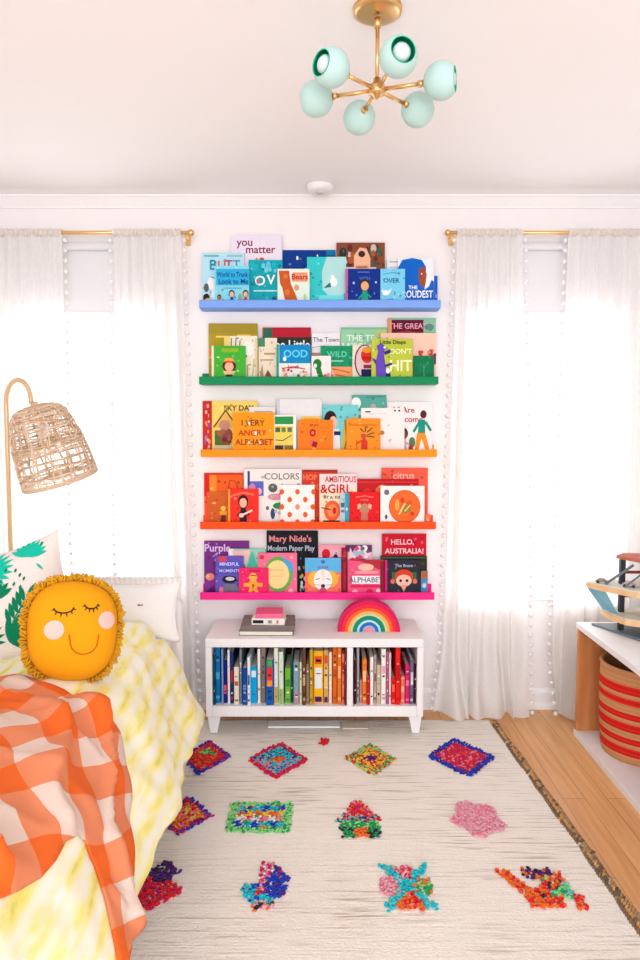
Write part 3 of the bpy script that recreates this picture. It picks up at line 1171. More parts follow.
book('blue', 282.5, 335.5, 250, 0.05, (16, 72, 150), 'wide navy book with white stars, behind the orange bear book on the blue ledge',
     [('d', .28, .86, .02, .035, WT), ('d', .66, .9, .012, .02, WT), ('d', .44, .66, .03, .03, (170, 200, 230)), ('l', [(.42, .62), (.5, .5)], .02, (190, 210, 240)), ('p', [(0, 0), (1, 0), (1, .25), (.5, .45), (0, .3)], (10, 52, 120)), ('r', .82, .90, .99, 1.0, (20, 130, 170))])
book('blue', 387, 411, 259, 0.1, (240, 236, 236), 'plain white book behind the pale cyan bird book on the blue ledge', [('r', .1, .93, .9, .95, (150, 150, 160)), ('r', .1, .82, .8, .84, (200, 200, 205))])
book('blue', 202, 244, 253, 1, (190, 226, 240), 'pale blue book lettered BUTT, at the left end of the blue ledge',
     [('r', .05, .93, .4, .96, (120, 190, 180)), ('r', .6, .93, .95, .96, (150, 200, 190)), ('t', .27, .77, .26, 'B', (40, 160, 170)), ('t', .47, .77, .22, 'U', (230, 110, 90)), ('t', .64, .78, .22, 'T', (200, 80, 110)), ('t', .82, .78, .22, 'T', (90, 170, 190)),
      ('d', .22, .44, .09, .12, (244, 240, 236)), ('d', .10, .36, .06, .08, (110, 110, 110)), ('d', .30, .25, .08, .12, (236, 240, 240)), ('d', .10, .18, .08, .07, (60, 44, 40)), ('d', .14, .10, .09, .07, (238, 196, 60)), ('l', [(.2, .56), (.4, .5)], .015, (120, 120, 130))])
book('blue', 248.5, 282.5, 260, 1, (24, 176, 186), 'teal book with big white letters OV, left of the orange bear book',
     scatter(6, 14, [(110, 200, 226), (60, 130, 190), (40, 190, 200), (120, 214, 226)], v0=.66, r=.08) + [('t', .34, .55, .28, 'O', (228, 246, 244)), ('t', .66, .57, .28, 'V', WT), ('r', .15, .33, .85, .36, (190, 236, 236)), ('d', .28, .55, .05, .06, (200, 120, 120)), ('d', .75, .15, .06, .08, (20, 110, 130))])
book('blue', 307, 346, 257, 1.05, (70, 208, 206), 'mint and teal book with a white bird in the middle of the blue ledge',
     [('p', [(.5, 1), (1, 1), (1, .3), (.7, .1), (.4, .35), (.38, .7)], (186, 226, 222)), ('d', .68, .5, .10, .09, WT), ('p', [(.6, .5), (.42, .38), (.62, .4)], (70, 130, 130)), ('d', .66, .6, .05, .05, WT), ('r', .3, .15, .95, .24, (130, 232, 230)), ('r', .3, .10, .8, .12, (200, 244, 244))])
book('blue', 398, 434, 258, 1.05, (236, 238, 240), 'white book lettered THE PROUDEST BLUE with a blue-scarfed face, right end of the blue ledge',
     [('p', [(.0, 0), (1, 0), (1, .52), (.94, .56), (.86, .42), (.74, .36), (.78, .62), (.78, .82), (.66, .96), (.4, 1), (.12, .96), (.0, .8)], (20, 116, 204)),
      ('p', [(.58, .78), (.74, .84), (.80, .66), (.76, .44), (.68, .40), (.58, .54)], (170, 92, 60)), ('d', .66, .68, .02, .015, WT), ('t', .42, .40, .10, 'THE', WT), ('t', .5, .26, .20, 'PROUDEST', WT), ('t', .44, .09, .16, 'BLUE', (200, 226, 246))])
book('blue', 434.5, 437.5, 276, 1.2, (20, 110, 200), 'narrow bright blue book at the far right end of the blue ledge', [('r', .2, .3, .8, .4, (120, 180, 236))])
book('blue', 214.5, 249, 266, 2.5, (150, 220, 232), 'sky blue book with small drawn children, front left of the blue ledge',
     [('r', .05, .52, 1.0, .92, (60, 182, 222)), ('t', .52, .78, .17, 'World to Trunk', (20, 70, 140)), ('t', .55, .61, .17, 'Look to Me', (20, 70, 140)), ('r', .25, .44, .8, .46, (80, 160, 190)), ('r', 0, 0, 1, .06, (120, 60, 80))] +
     kid(.50, .02, .42, (30, 90, 180), hair=(30, 60, 140)) + kid(.90, .02, .42, (214, 80, 80)) + kid(.14, .02, .30, (238, 190, 60), (180, 120, 90)) + [('d', .74, .22, .05, .10, (150, 180, 140))])
book('blue', 277.5, 309.5, 269, 2.5, (228, 238, 224), 'cream board book with a big orange bear shape, front of the blue ledge',
     [('p', [(.04, .95), (.36, .95), (.42, .6), (.55, .35), (.68, .05), (.45, .02), (.22, .2), (.15, .5), (.08, .6)], (206, 104, 50)), ('d', .25, .8, .07, .06, (226, 130, 70)), ('d', .30, .38, .08, .08, (226, 130, 70)), ('d', .5, .15, .07, .06, (226, 130, 70)),
      ('r', .46, .66, .94, .9, (244, 160, 124)), ('t', .7, .78, .2, 'Bears', (170, 60, 40)), ('d', .60, .5, .08, .08, (220, 170, 130)), ('d', .86, .24, .05, .1, (190, 220, 170))])
book('blue', 345.5, 380, 269, 2.5, (22, 62, 148), 'dark blue book with a child in green, front of the blue ledge',
     [('r', .35, .90, .7, .92, (120, 150, 220)), ('t', .55, .74, .12, 'WISH', (90, 130, 220))] + kid(.56, .04, .76, (40, 170, 140), (232, 180, 140), (70, 60, 60)) + [('d', .24, .62, .03, .03, (190, 210, 250)), ('d', .88, .64, .03, .03, (190, 210, 250)), ('d', .32, .3, .02, .03, (120, 150, 220)), ('d', .84, .34, .02, .03, (120, 150, 220))], (206, 110, 170))
book('blue', 380.5, 405, 269, 2.5, (136, 212, 236), 'pale cyan board book with a little white bird, front of the blue ledge',
     [('t', .45, .68, .17, 'OVER', (50, 120, 160)), ('d', .22, .36, .14, .07, WT), ('p', [(.25, .38), (.46, .48), (.36, .34)], WT), ('d', .10, .40, .05, .04, WT), ('l', [(.1, .85), (.5, .9), (.8, .86)], .015, (70, 150, 190)), ('l', [(.1, .14), (.4, .2), (.8, .12)], .015, (90, 170, 200))])

# ---- green ledge
book('green', 208.5, 257.5, 323.5, 0, (186, 164, 52), 'olive yellow book, tallest at the left end of the green ledge',
     [('r', .0, .84, 1, 1, (176, 156, 60)), ('r', .15, .76, .38, .79, (240, 220, 120)), ('r', .58, .78, .86, .81, (240, 220, 120)), ('r', 0, .46, .32, .58, (238, 150, 70)), ('r', 0, .40, .3, .45, (220, 180, 110)), ('l', [(.55, .7), (.7, .62), (.85, .7)], .02, (150, 130, 40))])
book('green', 262.5, 311, 327.5, 0, (58, 62, 58), 'black and grey lettered book with a dark red top, back of the green ledge',
     [('r', 0, .82, 1, 1, (190, 40, 60)), ('r', .02, .76, .2, .98, (60, 120, 90)), ('t', .55, .68, .22, 'The Little', WT), ('r', .62, .40, .95, .58, (130, 130, 126)), ('r', 0, 0, .58, .52, (226, 214, 190)), ('r', .05, .3, .3, .36, (170, 150, 110))] + scatter(12, 20, [(150, 150, 146), (90, 90, 86), (210, 200, 190)], v0=.4, v1=.7, r=.04))
book('green', 312, 340, 333, 0, (240, 234, 234), 'white book with thin grey hand lettering, behind the white caterpillar book on the green ledge',
     [('t', .5, .86, .13, 'The Town', (120, 120, 130)), ('l', [(.0, .7), (.4, .74), (1, .7)], .015, (170, 170, 176)), ('r', .0, .38, .3, .6, (206, 150, 140)), ('r', .06, .42, .16, .55, (120, 130, 90))])
book('green', 341, 387, 327.5, 0.1, (162, 212, 172), 'large mint book with pale lettering, back of the green ledge',
     [('t', .5, .80, .16, 'THE TEN', (226, 244, 226)), ('t', .34, .62, .24, 'WISH', (232, 246, 232)), ('p', [(.72, 1), (1, 1), (1, .5), (.8, .6)], (190, 210, 140)), ('r', 0, .2, 1, .28, (130, 190, 150)), ('r', .0, .96, 1, 1, (140, 196, 160))])
book('green', 388, 436, 318, 0, (156, 200, 170), 'mint book with a maroon title panel, tallest at the right end of the green ledge',
     [('r', .08, .73, .74, .97, (112, 28, 56)), ('t', .42, .87, .12, 'THE GREAT', (240, 170, 190)), ('l', [(.2, .77), (.4, .8), (.6, .76)], .015, (200, 60, 70)), ('r', .0, .72, .07, 1, (232, 160, 110)), ('d', .86, .86, .1, .05, (110, 150, 140)), ('r', .78, .72, 1, .78, (110, 190, 140))])
book('green', 258.5, 277, 338, 1, (238, 226, 202), 'cream book with brown zigzags, behind the cream giraffe book on the green ledge',
     [('r', 0, .8, .35, 1, (90, 150, 110)), ('p', [(.2, .0), (.5, .28), (.9, .0)], (150, 90, 70)), ('r', .1, .48, .8, .52, (200, 180, 150)), ('r', .3, .62, .9, .66, (190, 160, 120)), ('p', [(.0, .0), (.2, .42), (.3, .0)], (190, 150, 120))])
book('green', 380, 436, 333, 1.1, (246, 206, 186), 'salmon pink book with red flower sprigs, right end of the green ledge',
     [('r', .0, .42, .01, 1, (210, 170, 90))] + scatter(31, 18, [(214, 80, 70), (238, 130, 100), (200, 90, 90)], u0=.62, v0=.38, u1=.98, v1=.68, r=.035) + [('r', .96, .36, 1, .58, (140, 40, 70)), ('t', .36, .8, .1, 'Love Grows', (230, 120, 110))])
book('green', 320.5, 353, 346, 1.2, (32, 160, 116), 'teal green book with an orange lower half, middle of the green ledge',
     [('r', 0, 0, 1, .42, (246, 170, 120)), ('t', .5, .76, .22, 'WILD', (120, 214, 180)), ('r', .3, .56, .7, .60, (150, 220, 190)), ('l', [(.1, .30), (.4, .36), (.9, .26)], .03, (220, 100, 50)), ('l', [(.1, .14), (.5, .2), (.9, .12)], .03, (220, 100, 50)), ('l', [(.3, .4), (.5, .05)], .03, (250, 220, 180))])
book('green', 224, 257.5, 336, 1.3, (238, 230, 206), 'cream book with thin giraffe drawings, front left of the green ledge',
     [('r', 0, .78, .18, 1, (236, 214, 130)), ('l', [(.22, .75), (.22, .95)], .02, (110, 100, 90)), ('l', [(.34, .7), (.36, .95), (.44, .95)], .02, (110, 100, 90)), ('l', [(.46, .7), (.48, .9)], .02, (110, 100, 90)), ('d', .72, .72, .18, .16, (244, 240, 232)), ('d', .66, .56, .03, .02, (80, 60, 50)),
      ('l', [(.5, .0), (.56, .34), (.5, .5)], .03, (190, 170, 120)), ('l', [(.7, .05), (.7, .36), (.8, .38)], .03, (190, 160, 110)), ('l', [(.85, .1), (.9, .5)], .03, (214, 196, 150)), ('r', .94, 0, 1, .95, (226, 206, 160))])
book('green', 352.5, 374.5, 345, 2.1, (232, 226, 206), 'cream book with a red-faced round figure in an oval, left of the purple dragon book',
     [('d', .55, .55, .46, .46, (120, 50, 60)), ('d', .56, .55, .41, .43, (226, 200, 200)), ('d', .66, .72, .28, .22, (214, 60, 40)), ('r', .42, .60, .92, .68, (190, 30, 30)), ('d', .66, .86, .24, .08, (230, 160, 60)), ('r', .4, .1, .95, .34, (30, 40, 100)), ('r', .5, .36, .9, .46, (150, 50, 80))])
book('green', 211.5, 245.5, 346, 2.5, (84, 186, 66), 'bright green book with a child in a cap, front of the green ledge',
     [('r', .3, .82, .8, .93, (150, 190, 60))] + [('d', .52, .44, .20, .18, (90, 60, 40)), ('d', .52, .42, .13, .13, (240, 190, 160)), ('p', [(.34, .54), (.70, .54), (.62, .66), (.42, .66)], (240, 180, 90)), ('r', .36, .53, .68, .57, (220, 70, 50)), ('p', [(.4, .02), (.64, .02), (.6, .28), (.44, .28)], (30, 70, 50)), ('d', .2, .68, .05, .02, (220, 244, 210)), ('d', .78, .3, .03, .02, (220, 244, 210)), ('p', [(.38, .2), (.66, .2), (.7, .3), (.34, .3)], (236, 200, 150))], (236, 230, 200))
book('green', 311.5, 331, 356, 2.6, (240, 234, 230), 'small white board book with a curled green caterpillar, front of the green ledge',
     [('d', .3, .68, .22, .2, (40, 140, 60)), ('l', [(.3, .68), (.42, .3), (.55, .06)], .2, (40, 140, 60)), ('d', .2, .62, .08, .08, (240, 234, 230)), ('d', .7, .2, .1, .1, (220, 110, 110)), ('d', .86, .26, .08, .09, (236, 150, 150)), ('r', .62, .0, .9, .1, (150, 60, 60))])
book('green', 276.5, 310.5, 345, 2.5, (232, 232, 224), 'blue-topped book with scattered red drawings, front of the green ledge',
     [('r', .08, .50, 1, 1, (10, 150, 200)), ('t', .56, .75, .28, 'OOD', (120, 214, 240)), ('d', .24, .62, .05, .06, WT), ('t', .5, .40, .13, 'Lunch', (60, 50, 50)), ('l', [(.15, .36), (.5, .40), (.85, .34)], .03, (210, 50, 50))] +
     scatter(8, 26, [(214, 60, 56), (230, 130, 90), (110, 130, 70), (240, 200, 180), (220, 80, 80)], u0=.1, v1=.38, r=.06), (60, 170, 140))
book('green', 371.5, 412.5, 339, 3.0, (196, 206, 76), 'lime book lettered DON\'T HIT with a purple dragon, front right of the green ledge',
     [('t', .52, .92, .13, 'Little Dinos', (40, 60, 40)), ('t', .72, .70, .17, "DON'T", (240, 246, 190)), ('t', .72, .36, .36, 'HIT', (244, 248, 200)),
      ('p', [(.12, .0), (.10, .45), (.16, .70), (.12, .84), (.24, .9), (.34, .82), (.3, .66), (.34, .4), (.40, .0)], (118, 88, 190)), ('p', [(.3, .7), (.46, .76), (.48, .68), (.32, .62)], (80, 60, 140)), ('p', [(.12, .5), (.0, .56), (.1, .4)], (90, 66, 160)), ('d', .32, .8, .03, .025, WT),
      ('p', [(.34, .0), (.36, .22), (.44, .26), (.5, .0)], (40, 50, 100)), ('l', [(.32, .36), (.5, .42)], .06, (80, 60, 150)), ('d', .4, .25, .05, .06, WT)])
book('green', 413.5, 434, 356, 2.6, (14, 134, 88), 'plain dark green board book with a faint tree, front right end of the green ledge',
     [('l', [(.5, .2), (.5, .7)], .03, (70, 180, 140)), ('l', [(.5, .5), (.3, .75)], .02, (70, 180, 140)), ('l', [(.5, .5), (.72, .78)], .02, (70, 180, 140)), ('r', .2, .08, .75, .11, (150, 214, 180))])

# ---- yellow ledge
book('yellow', 202.5, 257.5, 401, 0, (246, 216, 120), 'pale yellow book with a red patterned spine, left end of the yellow ledge',
     [('r', 0, 0, .17, 1, (206, 60, 50)), ('t', .66, .86, .14, 'SKY DAY', (110, 80, 40)), ('p', [(.22, .5), (.42, .84), (.62, .5)], (236, 190, 100)), ('l', [(.2, .5), (.42, .82), (.64, .5)], .025, (110, 80, 60)), ('r', .22, .16, .5, .44, (90, 130, 60)), ('d', .42, .34, .13, .16, (160, 90, 80)), ('d', .4, .54, .1, .1, (200, 150, 130)), ('r', .2, .0, .6, .15, (214, 200, 170))] +
     scatter(5, 26, [(232, 120, 100), (120, 110, 190), (220, 50, 60), (240, 160, 120), (236, 190, 170)], u1=.17, r=.05, asp=.6) + scatter(15, 10, [(120, 60, 60), (180, 110, 90), (110, 140, 70)], u0=.24, u1=.55, v0=.18, v1=.5, r=.05))
book('yellow', 276.5, 322, 399, 0, (240, 235, 234), 'large white book with rounded corners behind the middle of the yellow ledge', [('r', .03, .3, .10, .6, (250, 250, 250)), ('r', .88, .2, .9, .5, (214, 160, 130))], (214, 214, 222), .08)
book('yellow', 352, 386.5, 395, 0, (104, 182, 168), 'sea green book with white clouds, back of the yellow ledge',
     [('d', .12, .86, .14, .1, WT), ('d', .05, .78, .1, .08, WT), ('d', .62, .70, .1, .12, (170, 120, 110)), ('d', .62, .78, .09, .07, (200, 180, 180)), ('r', .1, .66, 1, .72, (226, 222, 220)), ('l', [(.4, .96), (.9, .97)], .012, (70, 140, 130))])
book('yellow', 387.5, 432.5, 402, 0.2, (242, 238, 234), 'white book lettered All Are Welcome with children walking, right end of the yellow ledge',
     [('t', .18, .84, .16, 'All', (190, 60, 80)), ('t', .46, .84, .16, 'Are', (190, 60, 80)), ('t', .42, .66, .16, 'Welcome', (190, 60, 80)), ('r', .04, .0, .96, .03, (236, 226, 200))] +
     [('p', [(.60, .03), (.68, .03), (.76, .3), (.86, .05), (.94, .08), (.84, .4), (.66, .4)], (240, 160, 50)), ('p', [(.68, .4), (.84, .4), (.84, .66), (.70, .66)], (40, 160, 140)), ('l', [(.72, .62), (.58, .42)], .05, (40, 160, 140)), ('l', [(.84, .62), (.97, .44)], .05, (40, 160, 140)), ('d', .80, .76, .07, .08, (110, 50, 50))] +
     kid(.36, .04, .5, (206, 180, 190), (150, 90, 60), (60, 50, 60)) + kid(.16, .04, .38, (230, 190, 70), (180, 130, 90), (70, 60, 50)) + [('d', .55, .22, .07, .1, (110, 140, 90)), ('d', .52, .1, .05, .08, (190, 60, 60))])
book('yellow', 249, 275, 407, 1, (240, 234, 224), 'white book peeking out between the pale yellow book and the rounded white book', [('r', .2, .88, .9, .91, (200, 190, 200)), ('r', .1, .5, .6, .56, (240, 200, 120))])
book('yellow', 301.5, 321, 416.5, 1.2, (250, 206, 96), 'small pale yellow book peeking over the orange board book on the yellow ledge', [('r', .1, .9, .9, .95, (238, 180, 60))])
book('yellow', 322.5, 358.5, 405, 1.2, (130, 212, 212), 'aqua book with a dark-haired girl, middle of the yellow ledge',
     [('p', [(.5, 0), (1, 0), (1, .7), (.9, .78), (.75, .6), (.6, .66)], (222, 190, 90)), ('d', .22, .72, .17, .16, (60, 34, 36)), ('d', .30, .64, .11, .13, (236, 200, 180)), ('p', [(.2, .0), (.5, .0), (.46, .5), (.3, .52)], (240, 232, 226)), ('r', .32, .38, .5, .46, (30, 50, 120)), ('l', [(.62, .7), (.68, .3), (.6, .05)], .03, (170, 140, 60)), ('l', [(.82, .7), (.84, .3)], .03, (170, 140, 60)), ('p', [(.08, .0), (.24, .0), (.22, .4), (.12, .5)], (150, 70, 90))])
book('yellow', 361, 404.5, 408, 1.3, (242, 238, 232), 'plain white book with tiny black marks, in front of the welcome book',
     [('r', .1, .90, .22, .93, (40, 36, 40)), ('r', .76, .92, .80, .96, (50, 44, 48)), ('r', .86, .92, .9, .96, (50, 44, 48)), ('d', .48, .46, .06, .05, (200, 140, 60)), ('l', [(.6, .6), (.66, .64)], .012, (180, 170, 190)), ('l', [(.62, .28), (.7, .32), (.66, .24)], .012, (170, 160, 180)), ('l', [(.2, .86), (.6, .88)], .01, (214, 206, 206))])
book('yellow', 273.5, 296, 415, 2.5, (246, 242, 230), 'white-edged book with green and yellow chart blocks, front of the yellow ledge',
     [('r', .06, .76, .88, .96, (60, 160, 90)), ('r', .06, .06, .88, .72, (236, 214, 110)), ('r', .08, .56, .3, .68, (90, 120, 70)), ('r', .36, .56, .54, .68, (120, 140, 80)), ('r', .62, .56, .82, .68, (110, 130, 110)), ('l', [(.1, .36), (.4, .34), (.8, .48)], .02, (80, 80, 60)), ('r', .06, .06, .44, .22, (80, 70, 60)), ('r', .48, .06, .88, .22, (150, 120, 70)), ('r', .06, .3, .88, .31, (246, 236, 180))])
book('yellow', 232.5, 274, 412.5, 3.1, (250, 164, 24), 'marigold book with a three-line letter title, front left of the yellow ledge',
     [('t', .5, .74, .20, 'I VERY', (150, 70, 30)), ('t', .48, .50, .20, 'ANGRY', (206, 70, 40)), ('t', .52, .28, .20, 'ALPHABET', (170, 60, 50)), ('d', .56, .5, .03, .05, WT), ('d', .40, .28, .03, .04, (250, 226, 190)), ('d', .66, .28, .03, .04, (250, 226, 190)), ('d', .40, .74, .02, .04, WT)])
book('yellow', 298, 333, 420, 2.5, (244, 138, 22), 'square orange board book with a red round figure, front middle of the yellow ledge',
     [('t', .48, .84, .1, 'PLAY', (190, 60, 30)), ('d', .42, .62, .09, .11, (196, 30, 50)), ('d', .42, .62, .04, .05, (250, 140, 90)), ('d', .40, .36, .08, .09, (240, 120, 100)), ('p', [(.38, .24), (.52, .18), (.56, .34), (.44, .38)], (170, 40, 50)), ('d', .46, .14, .06, .05, (246, 180, 140)), ('d', .68, .4, .06, .06, (246, 160, 70)), ('d', .12, .64, .03, .03, (210, 90, 30)), ('d', .74, .5, .03, .04, (246, 170, 110))])
book('yellow', 346.5, 380.5, 418.5, 2.6, (246, 156, 40), 'orange book with a red-clad drawn child and leafy hair, front of the yellow ledge',
     [('r', .08, .80, .9, .83, (222, 120, 30))] + [('p', [(.42, .02), (.62, .02), (.62, .34), (.5, .5), (.44, .34)], (222, 70, 40)), ('d', .50, .5, .08, .07, (200, 100, 60)), ('l', [(.5, .62), (.4, .72)], .03, (110, 80, 40)), ('l', [(.55, .62), (.56, .78)], .03, (90, 90, 60)), ('l', [(.6, .6), (.76, .74)], .03, (110, 90, 50)), ('l', [(.6, .54), (.82, .6)], .03, (90, 90, 60)), ('l', [(.6, .5), (.8, .48)], .03, (110, 90, 50)), ('l', [(.3, .02), (.3, .4)], .02, (190, 90, 30)), ('l', [(.3, .3), (.5, .4)], .04, (222, 70, 40))])

# ---- orange ledge
book('orange', 204, 243, 473, 0, (244, 112, 40), 'orange book with a red stripe and line drawing, left end of the orange ledge',
     [('r', 0, .55, .14, 1, (224, 40, 36)), ('r', .14, .0, .32, 1, (244, 150, 60)), ('l', [(.6, .6), (.66, .86), (.8, .84), (.92, .6)], .015, (200, 70, 30)), ('l', [(.6, .72), (.9, .64)], .012, (200, 70, 30)), ('d', .2, .7, .05, .03, (250, 200, 90)), ('r', 0, .96, 1, 1, (214, 70, 40))])
book('orange', 302.5, 337.5, 470, 0, (226, 78, 40), 'red-orange book with pale capital letters, behind the ambitious girl book on the orange ledge',
     [('t', .4, .86, .14, 'HOP ON', (250, 150, 110)), ('t', .44, .68, .14, 'SPOT', (250, 140, 100)), ('r', 0, .96, 1, 1, (190, 60, 36))])
book('orange', 381.5, 428, 468, 0, (240, 110, 86), 'tall coral book with pale script, right end of the orange ledge',
     [('t', .48, .86, .17, 'citrus', (250, 190, 170)), ('t', .55, .74, .08, 'stories', (250, 180, 160)), ('d', .86, .3, .05, .1, (150, 60, 60)), ('l', [(.86, .1), (.92, .25)], .02, (120, 60, 50))])
book('orange', 356, 418.5, 479, 1, (204, 26, 40), 'wide dark red book behind the orange circle book on the orange ledge',
     [('d', .42, .78, .08, .09, (240, 180, 110)), ('d', .36, .76, .05, .06, (236, 120, 70)), ('r', .02, .92, .98, .94, (230, 80, 70)), ('d', .18, .7, .07, .1, (230, 60, 60))])
book('orange', 206.5, 228, 492, 1, (214, 110, 48), 'brown-orange book with a small yellow figure, left end of the orange ledge',
     [('d', .35, .66, .1, .03, (250, 190, 110)), ('p', [(.6, .0), (.9, .0), (.88, .34), (.74, .4)], (120, 60, 30)), ('d', .78, .5, .12, .08, (250, 200, 90)), ('r', .62, .3, .95, .42, (240, 170, 60))], (240, 90, 70))
book('orange', 244, 301.5, 469, 1.1, (242, 236, 230), 'white book lettered COLORS with many animal sketches, on the orange ledge',
     [('t', .66, .86, .16, 'COLORS', (150, 140, 130)), ('t', .34, .86, .1, 'of', (140, 140, 140)), ('r', .06, .52, .34, .78, (110, 120, 200)), ('d', .14, .66, .06, .08, (220, 150, 180)), ('r', .06, .7, .1, .96, (60, 80, 150)), ('d', .26, .6, .05, .06, (240, 200, 210)), ('d', .62, .34, .12, .06, (40, 150, 100)), ('d', .55, .5, .14, .06, (232, 150, 170)), ('p', [(.7, .4), (.98, .36), (.94, .62), (.8, .56)], (160, 110, 90)), ('d', .50, .66, .08, .08, (110, 110, 110)), ('d', .5, .2, .04, .1, (60, 100, 130)), ('d', .78, .14, .05, .09, (150, 150, 130))] +
     scatter(21, 22, [(120, 120, 120), (200, 190, 190), (200, 120, 140), (140, 180, 150), (210, 180, 150)], u0=.36, v1=.78, r=.045, asp=.8))
book('orange', 319.5, 357, 474, 1.3, (248, 228, 200), 'cream book lettered AMBITIOUS GIRL with an orange circle, middle of the orange ledge',
     [('r', 0, .72, 1, 1, (246, 224, 220)), ('t', .56, .89, .17, 'AMBITIOUS', (200, 40, 70)), ('t', .44, .70, .24, '&GIRL', (206, 40, 60)), ('t', .4, .54, .08, 'BY A. KIND', (110, 90, 80)), ('d', .34, .28, .22, .20, (240, 110, 60)), ('d', .34, .28, .14, .13, (246, 150, 100)), ('d', .40, .28, .05, .07, (210, 40, 40)), ('l', [(.05, .34), (.3, .3)], .02, (110, 60, 50)), ('r', .1, .06, .85, .09, (60, 50, 50))])
book('orange', 340, 349, 493, 2.2, (200, 210, 216), 'narrow grey book with a turquoise edge, between the cream circle book and the red book',
     [('r', .55, 0, 1, 1, (60, 180, 200)), ('r', .1, .56, .5, .7, (100, 120, 150)), ('r', .1, .40, .5, .48, (130, 140, 160)), ('d', .75, .5, .1, .04, (230, 240, 240))])
book('orange', 228, 258.5, 489, 2.6, (240, 62, 44), 'bright red board book with a small guitar-playing child, front left of the orange ledge',
     [('l', [(.15, .82), (.5, .9), (.85, .84)], .05, (250, 130, 100))] + kid(.5, .08, .82, (60, 30, 50), (240, 190, 160), (70, 24, 30)) + [('l', [(.40, .26), (.8, .42)], .05, (250, 220, 200)), ('d', .44, .28, .08, .06, (250, 210, 190)), ('d', .24, .74, .05, .04, (250, 140, 110))], (250, 170, 60))
pd = [('d', u, v, .068, .068, c1) for u, v, c1 in ((.5, .83, (228, 110, 50)), (.97, .83, (228, 110, 50)), (.04, .83, (228, 110, 50)), (.27, .64, (228, 110, 50)), (.73, .64, (228, 110, 50)), (.5, .46, (244, 150, 130)), (.04, .46, (228, 110, 50)), (.95, .46, (228, 110, 50)), (.27, .27, (228, 110, 50)), (.73, .27, (228, 110, 50)), (.5, .09, (228, 110, 50)), (.05, .09, (228, 110, 50)), (.95, .09, (228, 110, 50)))]
book('orange', 280.5, 314.5, 485, 2.7, (250, 240, 234), 'white board book with orange polka dots, front of the orange ledge', pd)
book('orange', 349.5, 379.5, 492, 2.7, (232, 34, 36), 'bright red board book with a pale goat-like figure, front of the orange ledge',
     [('l', [(.2, .84), (.5, .88), (.8, .84)], .04, (250, 120, 110)), ('t', .5, .76, .08, 'LITTLE', (250, 150, 140)), ('d', .5, .5, .16, .16, (196, 150, 120)), ('p', [(.26, .62), (.36, .66), (.38, .54), (.28, .48)], (240, 190, 170)), ('p', [(.74, .62), (.64, .66), (.62, .54), (.72, .48)], (240, 190, 170)), ('p', [(.38, .16), (.62, .16), (.6, .4), (.4, .4)], (210, 130, 110)), ('l', [(.15, .08), (.5, .12), (.85, .08)], .02, (250, 130, 110))])
book('orange', 380.5, 424.5, 486, 2.7, (246, 240, 234), 'square white book with a big orange patterned circle, front right of the orange ledge',
     [('d', .55, .48, .36, .42, (214, 90, 60)), ('d', .55, .48, .34, .40, (244, 124, 56)), ('d', .38, .52, .05, .14, (250, 180, 90)), ('d', .5, .64, .05, .07, (226, 80, 60)), ('d', .66, .58, .07, .06, (220, 110, 50)), ('d', .58, .42, .12, .1, (170, 140, 70)), ('l', [(.42, .28), (.56, .56)], .04, (250, 214, 150)), ('l', [(.55, .36), (.68, .52)], .03, (250, 214, 150)), ('d', .72, .3, .05, .05, (214, 80, 50)), ('d', .14, .84, .06, .07, (130, 130, 140)), ('d', .13, .22, .03, .06, (100, 110, 120))])
book('orange', 425.2, 430, 514, 2.2, (246, 140, 100), 'tiny coral board book at the far right end of the orange ledge', [('r', .2, .4, .8, .6, (250, 190, 160))])

# ---- pink ledge
book('pink', 204, 249, 541, 0, (132, 60, 142), 'large purple book with white script, left end of the pink ledge',
     [('t', .30, .86, .20, 'Purple', (232, 200, 240)), ('l', [(.2, .7), (.3, .78), (.24, .62)], .015, (220, 180, 230)), ('r', 0, 0, .98, .3, (150, 66, 156)), ('d', .13, .32, .10, .07, (240, 150, 140)), ('d', .08, .33, .04, .04, (246, 190, 120)), ('p', [(.0, .0), (.3, .0), (.2, .16)], (110, 40, 130))])
book('pink', 266.5, 318, 531, 0, (26, 26, 38), 'black book with coloured chalk lettering, tallest at the back of the pink ledge',
     [('t', .46, .87, .14, "Mary Nide's", (236, 160, 160)), ('t', .48, .72, .12, 'Modern Paper Play', (190, 200, 210)), ('d', .2, .70, .02, .02, (90, 190, 190))] + scatter(41, 26, [(236, 190, 60), (90, 160, 220), (230, 120, 90), (160, 200, 140), (220, 220, 220)], u0=.56, u1=.9, v1=.6, r=.04, asp=.7))
book('pink', 382, 426.5, 534, 0, (210, 20, 56), 'crimson book lettered HELLO, AUSTRALIA!, right end of the pink ledge',
     [('t', .46, .86, .12, 'HELLO,', (250, 214, 220)), ('t', .50, .71, .12, 'AUSTRALIA!', (250, 214, 220)), ('d', .1, .9, .02, .03, (250, 120, 140)), ('d', .9, .86, .03, .03, (240, 90, 110)), ('l', [(.3, .46), (.5, .50), (.7, .46)], .03, (230, 200, 170))])
book('pink', 228.5, 265.5, 549, 0.9, (160, 214, 196), 'pastel book with mint and coral brush shapes, behind the pink teddy board book',
     [('r', 0, .5, .14, 1, (240, 232, 236)), ('p', [(.1, .96), (.6, .98), (.5, .7), (.2, .6)], (240, 200, 190)), ('p', [(.5, .6), (.64, .95), (.8, .6)], (90, 196, 170)), ('d', .36, .6, .1, .08, (226, 80, 90)), ('d', .24, .62, .08, .08, (80, 90, 190)), ('p', [(.75, .9), (1, .9), (1, .6)], (200, 230, 214))])
